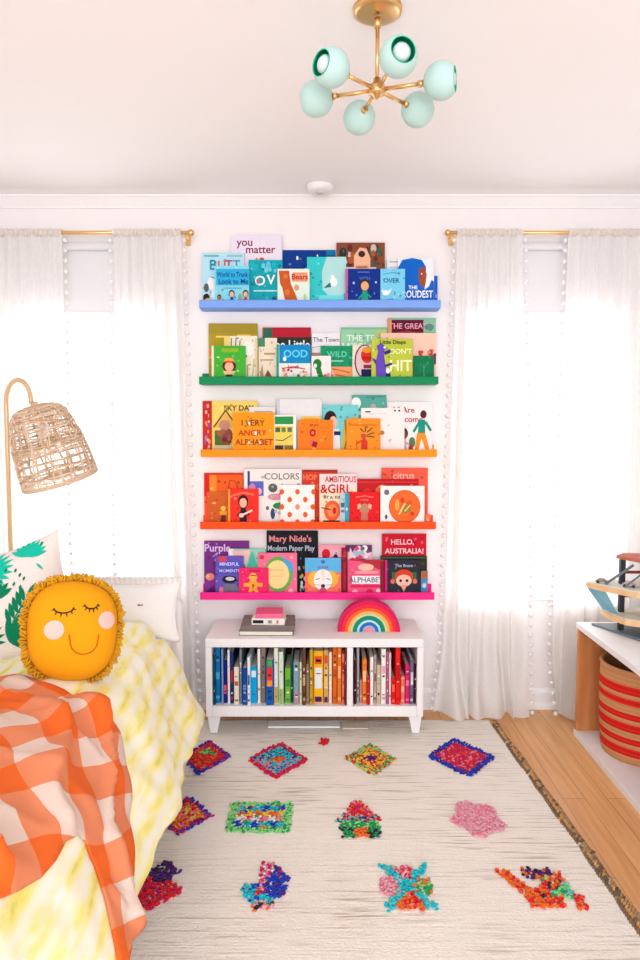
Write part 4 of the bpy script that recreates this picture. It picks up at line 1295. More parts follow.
book('pink', 318.5, 372, 545, 1.0, (236, 190, 200), 'pink, black and white patterned book, back middle of the pink ledge',
     [('r', 0, .90, .5, 1, (240, 170, 180)), ('r', .5, .86, 1, 1, (110, 70, 120)), ('d', .14, .82, .08, .1, (210, 40, 60)), ('d', .12, .68, .07, .09, (40, 36, 60)), ('d', .32, .7, .05, .12, (60, 60, 90)), ('d', .74, .84, .1, .1, (180, 200, 214)), ('p', [(.45, .4), (.6, .95), (.75, .4)], (246, 214, 218)), ('d', .62, .62, .05, .06, (60, 50, 60))] + scatter(51, 24, [(90, 60, 110), (240, 220, 226), (220, 90, 120), (130, 110, 130), (250, 240, 240)], u0=.5, v0=.5, r=.06))
book('pink', 380.5, 427, 556, 1.2, (50, 66, 52), 'dark green book behind the dark red-haired face book on the pink ledge', [('r', 0, .94, 1, .97, (90, 110, 80)), ('d', .9, .8, .05, .05, (110, 70, 60))] + scatter(14, 8, [(90, 130, 160), (190, 110, 90)], u0=.84, v1=.7, r=.06))
book('pink', 215.5, 243.5, 556, 2.1, (118, 100, 190), 'violet book with a three-line title and a dark-haired figure, front left of the pink ledge',
     [('d', .25, .9, .16, .1, (226, 80, 100)), ('r', .1, .72, .95, .86, (90, 100, 200)), ('t', .5, .79, .12, 'MINDFUL', (220, 220, 250)), ('r', .1, .56, .95, .68, (80, 80, 180)), ('t', .5, .62, .11, 'MOMENTS', (210, 210, 250)), ('d', .5, .40, .26, .1, (50, 44, 60)), ('d', .52, .42, .16, .05, (214, 206, 214)), ('p', [(.1, .0), (.9, .0), (.74, .28), (.3, .28)], (130, 130, 150)), ('d', .2, .12, .08, .1, (230, 130, 160))])
book('pink', 258, 297, 553, 2.0, (244, 130, 160), 'pink book with a cream oval in a painted green wreath, front of the pink ledge',
     [('d', .52, .50, .37, .42, (120, 184, 90)), ('p', [(.6, .92), (.88, .76), (.92, .5), (.7, .7)], (80, 180, 226)), ('d', .50, .49, .30, .34, (248, 222, 160)), ('d', .1, .9, .06, .05, (220, 60, 80)), ('d', .86, .9, .05, .04, (246, 180, 170)), ('r', .32, .58, .66, .61, (240, 200, 140)), ('r', .36, .44, .62, .46, (240, 200, 140)), ('d', .84, .1, .06, .05, (250, 190, 190))])
book('pink', 341.5, 347.5, 548, 2.1, (150, 20, 46), 'narrow dark red crayon-shaped book standing in the middle of the pink ledge', [('p', [(.1, .8), (.5, 1.0), (.9, .8)], (200, 60, 80)), ('r', .3, .1, .7, .7, (180, 50, 70))])
book('pink', 239, 268.5, 568, 3.0, (240, 52, 116), 'hot pink board book with a yellow star-shaped teddy, front left of the pink ledge',
     [('r', .35, .88, .75, .92, (200, 40, 80)), ('d', .48, .40, .16, .20, (248, 176, 70)), ('d', .48, .68, .14, .15, (250, 190, 100)), ('l', [(.16, .4), (.8, .4)], .13, (248, 180, 80)), ('l', [(.34, .08), (.48, .34), (.64, .08)], .13, (248, 180, 80)), ('d', .48, .38, .05, .06, (200, 110, 30)), ('r', .36, .72, .6, .76, (190, 90, 50))])
book('pink', 305, 341, 558, 2.7, (246, 130, 110), 'sky-blue topped book with a smiling lion face, front middle of the pink ledge',
     [('r', 0, .62, 1, 1, (110, 190, 230)), ('d', .5, .9, .06, .05, (90, 130, 180)), ('t', .5, .76, .12, 'unicat', (120, 100, 160)), ('d', .3, .44, .22, .22, (250, 190, 70)), ('d', .7, .44, .22, .22, (250, 190, 70)), ('d', .5, .42, .26, .28, (250, 240, 236)), ('p', [(.44, .7), (.56, .7), (.52, .4), (.48, .4)], (250, 226, 200)), ('l', [(.3, .42), (.4, .46)], .02, (60, 60, 70)), ('l', [(.6, .46), (.7, .42)], .02, (60, 60, 70)), ('d', .5, .26, .06, .05, (70, 60, 80)), ('d', .5, .14, .1, .08, (220, 90, 130)), ('l', [(.2, .3), (.42, .28)], .015, (120, 190, 200)), ('l', [(.58, .28), (.8, .3)], .015, (120, 190, 200))])
book('pink', 347.8, 384, 560, 3.1, (240, 100, 140), 'pink book lettered ALPHABET on a white banner, front right of the pink ledge',
     [('p', [(.0, 1), (1, 1), (1, .7), (.7, .8), (.4, .96)], (190, 60, 70)), ('d', .5, .8, .22, .1, (246, 200, 180)), ('r', .2, .62, .85, .70, (246, 170, 170)), ('r', .12, .34, .88, .56, (246, 240, 240)), ('t', .5, .44, .2, 'ALPHABET', (90, 120, 140)), ('r', .08, .24, .92, .30, (220, 50, 110)), ('d', .2, .1, .08, .08, (250, 180, 200)), ('d', .6, .12, .1, .08, (214, 40, 100)), ('d', .84, .14, .06, .07, (250, 200, 214)), ('r', .9, 0, 1, .96, (150, 40, 60))])
book('pink', 384.8, 420, 560, 2.6, (58, 56, 70), 'charcoal book with a red-haired drawn face, front right of the pink ledge',
     [('t', .54, .84, .12, 'The Brave', (190, 190, 200)), ('r', .2, .34, .9, .66, (70, 120, 80)), ('d', .54, .52, .26, .22, (220, 80, 50)), ('d', .54, .42, .22, .17, (244, 200, 180)), ('p', [(.44, .3), (.64, .3), (.54, .12)], (240, 170, 150)), ('d', .45, .42, .04, .04, (60, 50, 60)), ('d', .63, .42, .04, .04, (60, 50, 60)), ('d', .22, .4, .06, .07, (230, 120, 110)), ('d', .86, .4, .06, .07, (230, 120, 110))], (226, 40, 130))
book('pink', 420.8, 427.5, 571, 2.2, (90, 150, 190), 'small blue-grey book at the far right end of the pink ledge', [('r', 0, .7, 1, 1, (180, 120, 80)), ('d', .5, .4, .3, .1, (200, 220, 230))])

# ================================================================ CHANDELIER
hx, hyY, hz = .154, 1.957, 2.329
ch = empty('globe_chandelier', (hx, hyY, CEIL), 'brass six-arm ceiling light with pale mint glass globes', 'ceiling light')
m_mint = M((186, 218, 210), .35, kind='paint')
m_rim = M((24, 180, 136), .3)
m_bulb = M((212, 226, 222), .15)
MB().lathe([(0, -.018), (.012, -.018), (.052, -.016), (.064, -.012), (.066, 0), (0, 0)], m_brass, 36, closed=False).build('canopy', ch)
MB().lathe([(.0055, hz - CEIL + .02), (.0055, -.026)], m_brass, 12).lathe([(.009, -.05), (.009, -.026)], m_brass, 12).build('stem', ch)
MB().lathe([(0, hz - CEIL - .024), (.008, hz - CEIL - .022), (.012, hz - CEIL - .014), (.021, hz - CEIL - .012), (.023, hz - CEIL), (.021, hz - CEIL + .012), (.012, hz - CEIL + .014), (.010, hz - CEIL + .03), (0, hz - CEIL + .03)], m_brass, 24, closed=False).build('hub', ch)
for i in range(6):
    a = R(43 + 60 * i)
    d = Vector((math.cos(a), math.sin(a), 0))
    z = hz - CEIL
    arm = MB()
    arm.tube([d * .018 + Vector((0, 0, z)), d * .118 + Vector((0, 0, z))], .0055, m_brass, 10)
    arm.tube([d * .112 + Vector((0, 0, z)), d * .124 + Vector((0, 0, z))], .009, m_brass, 12)
    arm.build('arm', ch)
    # globe with a round mouth facing outward
    T = Matrix.Translation(d * .172 + Vector((0, 0, z))) @ d.to_track_quat('Z', 'Y').to_matrix().to_4x4()
    g = MB()
    rg, cut = .0475, R(42)
    outer = [(rg * math.sin(t), rg * math.cos(t)) for t in [PI - .02 - (PI - .02 - cut) * k / 20 for k in range(21)]]
    rim = [(rg * math.sin(cut) - .002, rg * math.cos(cut) + .0012)]
    g.lathe([(0, -rg)] + outer, m_mint, 36, T, False)
    globe = g.build('globe', ch)
    s = MB()
    inn = [(rg * math.sin(cut), rg * math.cos(cut))] + rim + [((rg - .004) * math.sin(t), (rg - .004) * math.cos(t)) for t in [cut + .06 + (PI - .1 - cut) * k / 14 for k in range(15)]]
    s.lathe(inn, m_rim, 36, T, False)
    s.build('green_lining', globe)
    b = MB()
    b.lathe([(.006, -.044), (.010, -.03), (.012, -.012), (.018, .004), (.0235, .018), (.021, .030), (.012, .037), (0, .039)], m_bulb, 24, T, False)
    b.build('bulb', globe)

# ================================================================ FLOOR LAMP
lx, ly = P(10, 520, 3.13)[0], 3.13
lamp = empty('arc_floor_lamp', (lx, ly, 0), 'brass arc floor lamp with a woven rattan dome shade beside the left window', 'lamp')
m_lb = M((222, 184, 140), .35, .25)
ztop = P(10, 402, ly)[1]
pts = [(0, 0, .03), (0, 0, ztop - .05)]
xe, ze = P(37, 402, ly)[0] - lx, P(40, 402, ly)[1]
cxr = xe / 2
for k in range(0, 15):
    t = PI - PI * k / 14 * .97
    pts.append((cxr + cxr * math.cos(t), -.06 * k / 14, ztop - .02 + .115 * math.sin(t)))
MB().tube(pts, .0105, m_lb, 12).build('pole', lamp)
MB().lathe([(0, 0), (.125, 0), (.128, .008), (.12, .02), (.02, .028), (.012, .05), (0, .05)], m_lb, 36, closed=False).build('base', lamp)
# shade
scx, scz = P(48, 444, ly - .06)
sh_c = Vector((scx - lx, -.06, scz))
m_rat = [M((222, 190, 160), .8, kind='yarn'), M((204, 168, 136), .8, kind='yarn'), M((234, 208, 180), .8, kind='yarn')]
rnd = random.Random(2)
HH = .34
tilt = Matrix.Translation(sh_c) @ Matrix.Rotation(R(-14), 4, 'Y') @ Matrix.Rotation(R(10), 4, 'X')


def dome(t, q, off=0.0):
    """t 0 top .. 1 rim"""
    r = .018 + .143 * (1 - (1 - t) ** 2.2) ** .6
    z = HH / 2 - HH * (.12 * (t / .3) ** 2 if t < .3 else .12 + .88 * (t - .3) / .7)
    r += off
    return Vector((r * math.cos(q), r * math.sin(q), z))


mb = MB()
for k in range(40):                       # uprights, slightly slanted both ways
    q0 = 2 * PI * (k + .35 * (k % 2)) / 40
    sl = rnd.uniform(-.35, .35)
    ph = rnd.uniform(0, 6)
    mb.tube([dome(.02 + .98 * t / 13, q0 + sl * t / 13 + .05 * math.sin(t + ph), .002 * math.sin(t * 2.5 + ph)) for t in range(14)], rnd.uniform(.0030, .0042), rnd.choice(m_rat), 5)
rows = [.05, .09, .14, .20, .27, .34, .42, .50, .575, .60, .63, .66, .74, .82, .90, .94, .97]
for t0 in rows:
    for rep in range(2):
        ph = rnd.uniform(0, 6)
        am = rnd.uniform(.008, .022)
        mb.tube([dome(min(.985, t0 + am * math.sin(3 * q / 40 * 2 * PI + ph) * .8 + .006 * rep), 2 * PI * q / 40, .003 * math.sin(17 * q / 40 * 2 * PI + rep * PI)) for q in range(40)], rnd.uniform(.0026, .0038), rnd.choice(m_rat), 5, True)
for k in range(46):                       # loose diagonal canes in the top and middle bands
    q0, t0 = rnd.uniform(0, 6.28), rnd.choice([.1, .15, .2, .3, .58, .62])
    dq, dt = rnd.uniform(.5, 1.3), rnd.uniform(-.1, .12)
    mb.tube([dome(max(.03, t0 + dt * j / 7), q0 + dq * j / 7, .004) for j in range(8)], .003, rnd.choice(m_rat), 5)
for t0, r in ((.995, .006), (.975, .0045)):
    mb.tube([dome(t0, 2 * PI * q / 48, .001) for q in range(48)], r, m_rat[0], 6, True)
mb.tube([dome(.03, 2 * PI * q / 20) for q in range(20)], .006, m_rat[1], 6, True)
mb2 = MB().add([tilt @ v for v in mb.v], mb.f, m_rat[0], True)
mb2.mats, mb2.mi = mb.mats, mb.mi
tag(mb2.build('lamp_shade', lamp), 'open woven rattan shade')
soc = MB().tube([tilt @ Vector((0, 0, HH / 2 + .02)), tilt @ Vector((0, 0, HH / 2 - .07))], .016, m_lb, 12)
soc.ball(tilt @ Vector((0, 0, HH / 2 - .105)), .032, M((246, 240, 230), .3), 14, 8)
soc.build('socket_and_bulb', lamp)

# ================================================================ BED
bed = empty('bed', (-1.07, 1.9, 0), 'white bed frame with a rounded end board, under the yellow duvet', 'bed')
bo = bed.location


def bb(name, x0, y0, z0, x1, y1, z1, m=m_white, bev=.01):
    return MB().box(x0 - bo.x, y0 - bo.y, z0 - bo.z, x1 - bo.x, y1 - bo.y, z1, m).build(name, bed, bevel=bev, segs=3)


BX0, BX1, BY0, BY1 = -1.585, -.60, 1.0, 3.02
bb('side_rail', BX1 - .02, BY0 + .001, .26, BX1, BY1 - .07, .36)
bb('side_rail', BX0, BY0 + .001, .26, BX0 + .02, BY1 - .07, .36)
bb('slat_base', BX0 + .02, BY0, .30, BX1 - .02, BY1 - .07, .33, bev=.003)
tag(bb('mattress', BX0 + .03, BY0, .33, BX1 - .03, BY1 - .075, .55, M((242, 238, 234), .9, kind='cloth'), .04), 'white mattress')
for x in (BX0, BX1 - .045):
    for y in (BY0, 2.72):
        bb('leg', x, y, RT + .003 if x > -1.25 else RT * 0, x + .045, y + .045, .26, bev=.004)
# end board: a rounded frame and a recessed panel
ex0, ex1, ez = -1.585, P(184, 620, BY1)[0], P(170, 597, BY1)[1]
o = [(ex0, .0)] + [(ex1, .0)] + [(ex1 - .045 + .045 * math.cos(R(q)), ez - .045 + .045 * math.sin(R(q))) for q in range(0, 91, 15)] + [(ex0, ez)]
i0, i1, iz = ex0 + .08, P(162, 620, BY1)[0], ez - .02
eb = MB()
eb.box(i1 - bo.x, BY1 - .055 - bo.y, 0, ex1 - bo.x, BY1 - bo.y, ez, m_white)
tag(eb.build('end_post', bed, bevel=.026, segs=5), 'rounded white corner post')
eb = MB()
eb.box(ex0 - bo.x, BY1 - .055 - bo.y, 0, i0 - bo.x, BY1 - bo.y, ez, m_white)
eb.build('end_post', bed, bevel=.026, segs=5)
bb('end_panel', i0, BY1 - .04, .12, i1, BY1 - .02, ez - .03, bev=.004)

# ---- duvet
SEC = [(-1.575, .565), (-1.40, .615), (-1.1, .64), (-.8, .645), (-.7, .625), (-.62, .56), (-.56, .46), (-.51, .36), (-.455, .25)]
LL = [0]
for a, b in zip(SEC, SEC[1:]):
    LL.append(LL[-1] + math.dist(a, b))
S0 = LL[4]


def sec(t):
    t = t + S0
    n = len(SEC)
    if t > LL[-1]:                       # hanging straight down past the duvet's hem
        return Vector((SEC[-1][0] - .10 * (t - LL[-1]), SEC[-1][1] - (t - LL[-1])))
    t = max(0, t)
    i = max(j for j in range(n - 1) if t >= LL[j] - 1e-9)
    k = (t - LL[i]) / (LL[i + 1] - LL[i])
    p0, p1, p2, p3 = [Vector(SEC[max(0, min(n - 1, j))]) for j in (i - 1, i, i + 1, i + 2)]
    return .5 * ((2 * p1) + (-p0 + p2) * k + (2 * p0 - 5 * p1 + 4 * p2 - p3) * k * k + (-p0 + 3 * p1 - 3 * p2 + p3) * k ** 3)


def bump_d(Y, t):
    side = min(1, max(0, (t + .05) / .3))
    w1 = .012 * side * math.sin(Y * 9 + 1.5 * noise.noise((Y * 2, t * 3, 1)) + t * 5)
    w2 = .016 * noise.noise((Y * 5, t * 7, 4)) + .010 * noise.noise((Y * 13, t * 9, 7))
    w3 = .006 * math.sin(t * 40 + 4 * noise.noise((Y * 3, t * 2, 2))) * (1 - side * .6)
    return w1 + w2 + w3


def duvet_pt(Y, t, off=0.0):
    p = sec(t)
    q = sec(t + .01) - sec(t - .01)
    n = Vector((-q.y, q.x)).normalized()
    if n.y < 0 and t < 0:
        n = -n
    e = max(0, (Y - 2.66) / .27)
    d = bump_d(Y, t) + off
    x = p.x + n.x * d - .05 * e * e - .05 * max(0, Y - 2.3) * (1 if t > .1 else 0 if t < 0 else t / .1)
    z = p.y + n.y * d
    z -= .10 * e ** 3 * (1 if t < .1 else .4)
    return Vector((x, Y, z))


NY, NTT = 130, 90
DY0, DY1 = .95, 2.93
DT0, DT1 = -S0, LL[-1] - S0
mb = MB()
uv = []
vs = []
for j in range(NY + 1):
    for i in range(NTT + 1):
        Y, t = DY0 + (DY1 - DY0) * j / NY, DT0 + (DT1 - DT0) * i / NTT
        p = duvet_pt(Y, t)
        if i == NTT:
            p.z += .02 * noise.noise((Y * 4, 0, 9))
        vs.append(p)
        uv.append((Y, t))
mb.add(vs, [(j * (NTT + 1) + i, j * (NTT + 1) + i + 1, (j + 1) * (NTT + 1) + i + 1, (j + 1) * (NTT + 1) + i) for j in range(NY) for i in range(NTT)], m_duvet, True)
mb.uv = uv
dv = mb.build('duvet')
sol = dv.modifiers.new('thickness', 'SOLIDIFY')
sol.thickness, sol.offset = .03, 0
sol.thickness = .016
tag(dv, 'puffy yellow and white dyed duvet spread over the bed, hanging down its side', 'duvet')

# ---- gingham blanket, lying on the duvet and hanging over the bed's edge
OUT = [(2.10, -.72), (2.12, -.5), (2.10, -.33), (2.07, -.21), (2.04, -.13), (2.01, -.04), (1.99, .05), (1.98, .14), (1.96, .20), (1.86, .29), (1.75, .35), (1.66, .41), (1.60, .50), (1.58, .64), (1.40, .64), (1.40, .50),
       (1.45, .43), (1.53, .35), (1.57, .29), (1.57, .23), (1.54, .195), (1.48, .175), (1.42, .18), (1.36, .175), (1.30, .155), (1.25, .13), (1.18, .05), (1.12, -.1), (1.08, -.3), (1.05, -.72)]
# cloth sits on the flattened (Y, t) plan of the bed
fine = []
for a, b in zip(OUT, OUT[1:] + OUT[:1]):
    n = max(1, int(math.dist(a, b) / .016))
    fine += [(a[0] + (b[0] - a[0]) * k / n, a[1] + (b[1] - a[1]) * k / n) for k in range(n)]


def inside(p):
    c = False
    for a, b in zip(fine, fine[1:] + fine[:1]):
        if (a[1] > p[1]) != (b[1] > p[1]) and p[0] < (b[0] - a[0]) * (p[1] - a[1]) / (b[1] - a[1]) + a[0]:
            c = not c
    return c


def edge_d(p):
    return min(math.dist(p, q) for q in fine)


pts2 = [Vector(p) for p in fine]
g = .0125
nb_ = len(pts2)
for i in range(int((2.25 - 1.0) / g)):
    for j in range(int((.67 + .75) / g)):
        p = (1.0 + i * g + (j % 2) * g / 2, -.74 + j * g)
        if inside(p) and edge_d(p) > .008:
            pts2.append(Vector(p))
res = delaunay_2d_cdt(pts2, [], [list(range(nb_))], 1, 1e-6)


def blanket_pt(Y, t):
    d = edge_d((Y, t))
    e = min(1, d / .05)
    # long folds, fanning from the far left towards the hanging tail
    a = (Y * .75 + t * .62)
    nz = noise.noise((Y * 2.5, t * 2.5, 3))
    f1 = 2 * (1 - abs(math.sin(a * 15 + 3.4 * nz))) ** 1.6 - .9
    f2 = 2 * (1 - abs(math.sin((Y * .95 - t * .25) * 22 + 3 * nz + 1))) ** 1.6 - .9
    amp = .5 + .5 * noise.noise((Y * 3, t * 3, 8))
    h = .012 + .024 * max(-.5, f1) * (.5 + amp) + .015 * f2 * amp + .007 * noise.noise((Y * 12, t * 12, 0))
    h += .016 * min(1, max(0, (-.02 - t) / .15)) * math.sin((Y * 1.1 + t * .25) * 52 + 5 * nz)
    # one wide roll along the outer edge and the loop at the bottom
    h += .016 * math.exp(-((d - .035) / .025) ** 2) * (.55 + .45 * math.sin(Y * 7 + t * 4))
    return duvet_pt(Y, t, .013 + max(.0, h * (.25 + .75 * e) - .012 * (1 - e)))


mb = MB()
rot = R(-33)
uv = []
vs = []
for p in res[0]:
    vs.append(blanket_pt(p.x, p.y))
    nx_ = noise.noise((p.x * 3, p.y * 3, 5)) * .06
    uv.append(((p.x * math.cos(rot) - p.y * math.sin(rot)) + nx_, (p.x * math.sin(rot) + p.y * math.cos(rot)) + nx_))
mb.add(vs, [tuple(f) for f in res[2]], m_ging, True)
mb.uv = uv
bl = mb.build('gingham_blanket')
sol = bl.modifiers.new('thickness', 'SOLIDIFY')
sol.thickness, sol.offset = .007, 0
tag(bl, 'orange and white gingham blanket crumpled over the near end of the bed', 'blanket')


# ================================================================ PILLOWS
def tf(loc, rx, rz, ry=0):
    return Matrix.Translation(loc) @ Euler((rx, ry, rz), 'XYZ').to_matrix().to_4x4()


# sun cushion
PR, PT = .147, .085
px_, pz_ = P(73, 630, 2.14)
sun = empty('sun_cushion', (px_, 2.14, pz_), 'round mustard sun cushion with a sleeping face and fringed rim', 'cushion', (R(-14), R(4), R(25)))
m_must = M((238, 158, 20), .85, kind='cloth')
m_frn = M((220, 158, 34), .95, kind='yarn')


def wob(q):
    return 1 - .085 * math.cos(2 * q) + .02 * math.cos(2 * q + .6) + .03 * math.cos(4 * q + 3.4) + .012 * math.sin(3 * q)


def sun_y(x, z):
    r = math.hypot(x, z) / (PR * wob(math.atan2(z, x)))
    return -PT * max(0, 1 - r ** 2.6) ** .5


mb = MB()
nr, nq = 16, 48
vs = [(0, -PT, 0)]
for i in range(1, nr + 1):
    rr = math.sin(i / nr * PI / 2)
    for j in range(nq):
        q = 2 * PI * j / nq
        x, z = rr * PR * wob(q) * math.cos(q), rr * PR * wob(q) * math.sin(q)
        vs.append((x, sun_y(x, z) if i < nr else 0, z))
N = len(vs)
back = [(x, -y, z) for x, y, z in vs]
fs = []
for o_ in (0, N):
    fs += [(o_, o_ + 1 + j, o_ + 1 + (j + 1) % nq) for j in range(nq)]
    fs += [(o_ + 1 + i * nq + j, o_ + 1 + i * nq + (j + 1) % nq, o_ + 1 + (i + 1) * nq + (j + 1) % nq, o_ + 1 + (i + 1) * nq + j) for i in range(nr - 1) for j in range(nq)]
mb.add(vs + back, fs, m_must, True)
mb.build('cushion_cover', sun)
mb = MB()
rnd = random.Random(7)
for k in range(430):
    q = rnd.uniform(0, 2 * PI)
    r = PR * wob(q) * rnd.uniform(.975, 1.03)
    y = rnd.uniform(-.006, .034)
    c = Vector((r * math.cos(q), y, r * math.sin(q)))
    out = Vector((math.cos(q), 0, math.sin(q)))
    tan = Vector((-math.sin(q), 0, math.cos(q)))
    L_ = rnd.uniform(.011, .024)
    s = rnd.uniform(-.012, .012)
    w_ = rnd.uniform(.004, .007)
    mb.tube([c - tan * w_, c + out * L_ * .7 - tan * w_ + tan * s + Vector((0, rnd.uniform(-.006, .006), 0)), c + out * L_ + tan * s, c + out * L_ * .7 + tan * (w_ + s), c + tan * w_], .0032, m_frn, 5)
mb.build('fringe', sun)


def on_sun(x, z, d=.002):
    return Vector((x, sun_y(x, z) - d, z))


mb = MB()
m_lash = M((52, 40, 40), .8)
for cx_, cz_, wd, dr in ((-.036, .056, .028, .009), (.044, .064, .020, .008)):
    arc = [(cx_ + wd * math.cos(R(q)), cz_ + .012 + dr * 1.7 * (math.sin(R(q)))) for q in range(180, 361, 15)]
    mb.tube([on_sun(*p) for p in arc], .0021, m_lash, 6)
    for q in (195, 225, 255, 285, 315, 345):
        a = (cx_ + wd * math.cos(R(q)), cz_ + .012 + dr * 1.7 * math.sin(R(q)))
        dx, dz = math.cos(R(q)) * .6, math.sin(R(q))
        mb.tube([on_sun(*a), on_sun(a[0] + dx * .012, a[1] + dz * .012)], [.002, .0012], m_lash, 5)
mb.build('eyelashes', sun)
for cx_, cz_, rr in ((-.062, .004, .028), (.092, .026, .027)):
    mb = MB()
    vs = [on_sun(cx_, cz_, .0022)]
    for ring in (.5, 1):
        vs += [on_sun(cx_ + rr * ring * math.cos(2 * PI * k / 24), cz_ + rr * ring * math.sin(2 * PI * k / 24), .0022) for k in range(24)]
    mb.add(vs, [(0, 1 + k, 1 + (k + 1) % 24) for k in range(24)] + [(1 + k, 1 + (k + 1) % 24, 25 + (k + 1) % 24, 25 + k) for k in range(24)], M((236, 194, 180), .85, kind='cloth'), True)
    mb.build('cheek_patch', sun)
arc = [(.024 + .040 * math.cos(R(q)), -.034 + .038 * math.sin(R(q))) for q in range(180, 361, 12)]
arc = [(arc[0][0] - .004, arc[0][1] + .022)] + arc + [(arc[-1][0] + .002, arc[-1][1] + .018)]
MB().tube([on_sun(*p, .001) for p in arc], .0022, M((206, 100, 20), .8), 6).build('stitched_smile', sun)


# square leaf pillow behind it
def pillow(name, loc, rot, hw, hh, th, mat, label, n=22):
    root = empty(name, loc, label, 'pillow', rot)

    def f(u, v, s=-1):
        k = (1 - abs(u) ** 2.2) * (1 - abs(v) ** 2.2)
        pin = 1 - .11 * (1 - abs(v) ** 2) * abs(u) ** 2, 1 - .11 * (1 - abs(u) ** 2) * abs(v) ** 2
        return Vector((u * hw * pin[0], s * th * max(0, k) ** .55 + .003 * noise.noise((u * 4, v * 4, 1)), v * hh * pin[1]))
    m = MB()
    for s in (-1, 1):
        vs = [f(-1 + 2 * i / n, -1 + 2 * j / n, s) for j in range(n + 1) for i in range(n + 1)]
        m.add(vs, [(j * (n + 1) + i, j * (n + 1) + i + 1, (j + 1) * (n + 1) + i + 1, (j + 1) * (n + 1) + i) for j in range(n) for i in range(n)], mat, True)
    m.build('pillow_cover', root)
    return root, f


lp, lf = pillow('leaf_pillow', (P(11, 615, 2.42)[0], 2.42, .798), (R(-20), R(-18), R(8)), .225, .215, .075, M((236, 224, 214), .85, kind='cloth'), 'square off-white pillow printed with teal and green leaves, behind the sun cushion')
mb = MB()
m_teal, m_dgr = M((24, 190, 160), .85, kind='cloth'), M((8, 124, 84), .85, kind='cloth')


def leaf(u, v, ang, ln, wd, m):
    pts = []
    K = 6
    for s in (1, -1):
        for k in range(K + 1):
            q = k / K if s == 1 else 1 - k / K
            a = ln * q
            b = s * wd * math.sin(PI * q) ** .8
            pts.append((u + a * math.cos(ang) - b * math.sin(ang), v + a * math.sin(ang) + b * math.cos(ang)))
    vs = []
    for a, b in pts:
        p = lf(max(-.99, min(.99, a)), max(-.99, min(.99, b)))
        vs.append(p + Vector((0, -.0025, 0)))
    n = len(vs)
    mb.add(vs, [(k, k + 1, n - 2 - k, n - 1 - k) for k in range(K)], m, True)


def spray(u, v, ang, n, ln, fan, m, wd=.045):
    ln *= 1.2
    for k in range(n):
        leaf(u, v, ang + (k - (n - 1) / 2) * fan, ln * (1 - .25 * abs(k - (n - 1) / 2) / n), wd, m)


def frond(u, v, ang, n, ln, m):
    du, dv_ = math.cos(ang), math.sin(ang)
    leaf(u, v, ang, .10 * n, .012, m)
    for k in range(n):
        a, b = u + du * k * .1, v + dv_ * k * .1
        leaf(a, b, ang + .8, ln, .04, m)
        leaf(a, b, ang - .8, ln, .04, m)
    leaf(a + du * .06, b + dv_ * .06, ang, ln, .04, m)


spray(.50, .66, 1.2, 9, .30, .30, m_teal)
leaf(.62, .5, -1.0, .18, .02, m_teal)
spray(-.15, .62, .2, 11, .38, .28, m_teal)
spray(-.1, .1, 1.2, 6, .3, .35, m_dgr, .05)
frond(.05, -.36, .8, 5, .28, m_dgr)
frond(.35, -.9, 1.5, 4, .26, m_dgr)
spray(-.05, -.62, .3, 7, .42, .34, m_dgr, .05)
spray(-.55, .3, .5, 8, .4, .3, m_teal)
spray(-.5, -.5, .8, 8, .4, .3, m_dgr)
for a, b in ((.28, .44), (.33, .34), (.38, .26), (.22, .22), (.3, .14), (.72, .8), (.14, .5)):
    leaf(a, b, 1.1, .08, .02, m_dgr)
mb.build('printed_leaves', lp)

# white cushion with a ruffle against the end board
wc, wf = pillow('ruffled_cushion', (P(136, 615, 2.885)[0], 2.885, .655), (R(-6), 0, 0), .185, .125, .045, M((244, 240, 238), .85, kind='cloth'), 'white cushion with a gathered ruffle on top, between the duvet and the end board')
mb = MB()
vs, n = [], 120
for i in range(n + 1):
    u = -1 + 2 * i / n
    p = Vector((u * .188, 0, .112))
    for k in range(4):
        vs.append(p + Vector((0, .010 * math.sin(i * .9) * (k / 3), .011 * k)))
mb.add(vs, [(i * 4 + k, (i + 1) * 4 + k, (i + 1) * 4 + k + 1, i * 4 + k + 1) for i in range(n) for k in range(3)], M((238, 232, 228), .9, kind='cloth'), True)
ru = mb.build('ruffle', wc)
sm = ru.modifiers.new('thickness', 'SOLIDIFY')
sm.thickness = .002
mb = MB()
for dx, r in ((-.006, .006), (.006, .005)):
    mb.ball((.03 + dx, -.047, .035), (r, .002, r * .6), M((150, 50, 60), .7), 10, 6)
tag(mb.build('stitched_motif', wc), 'tiny dark red stitched motif')

# ================================================================ LOW SHELF UNIT, BASKET, TOY GARAGE
UX, UY1, UZ = 1.177, 3.163, .535
un = empty('low_shelf_unit', (1.42, 2.4, 0), 'low open shelf unit with a white top and oak end panel, by the right wall', 'shelf unit')
uo = un.location


def ub(name, x0, y0, z0, x1, y1, z1, m, bev=.002):
    return MB().box(x0 - uo.x, y0 - uo.y, z0, x1 - uo.x, y1 - uo.y, z1, m).build(name, un, bevel=bev)


ub('top_panel', UX, 1.6, UZ - .026, XR - .015, UY1, UZ, m_white)
ub('bottom_panel', UX, 1.6, 0, XR - .015, UY1, .030, m_white)
ub('end_panel', UX + .006, UY1 - .022, .030, XR - .035, UY1 - .001, UZ - .026, m_oak)
ub('end_panel', UX + .006, 1.6, .030, XR - .035, 1.622, UZ - .026, m_oak)
ub('back_panel', XR - .035, 1.6, .030, XR - .017, UY1, UZ - .026, m_oak)

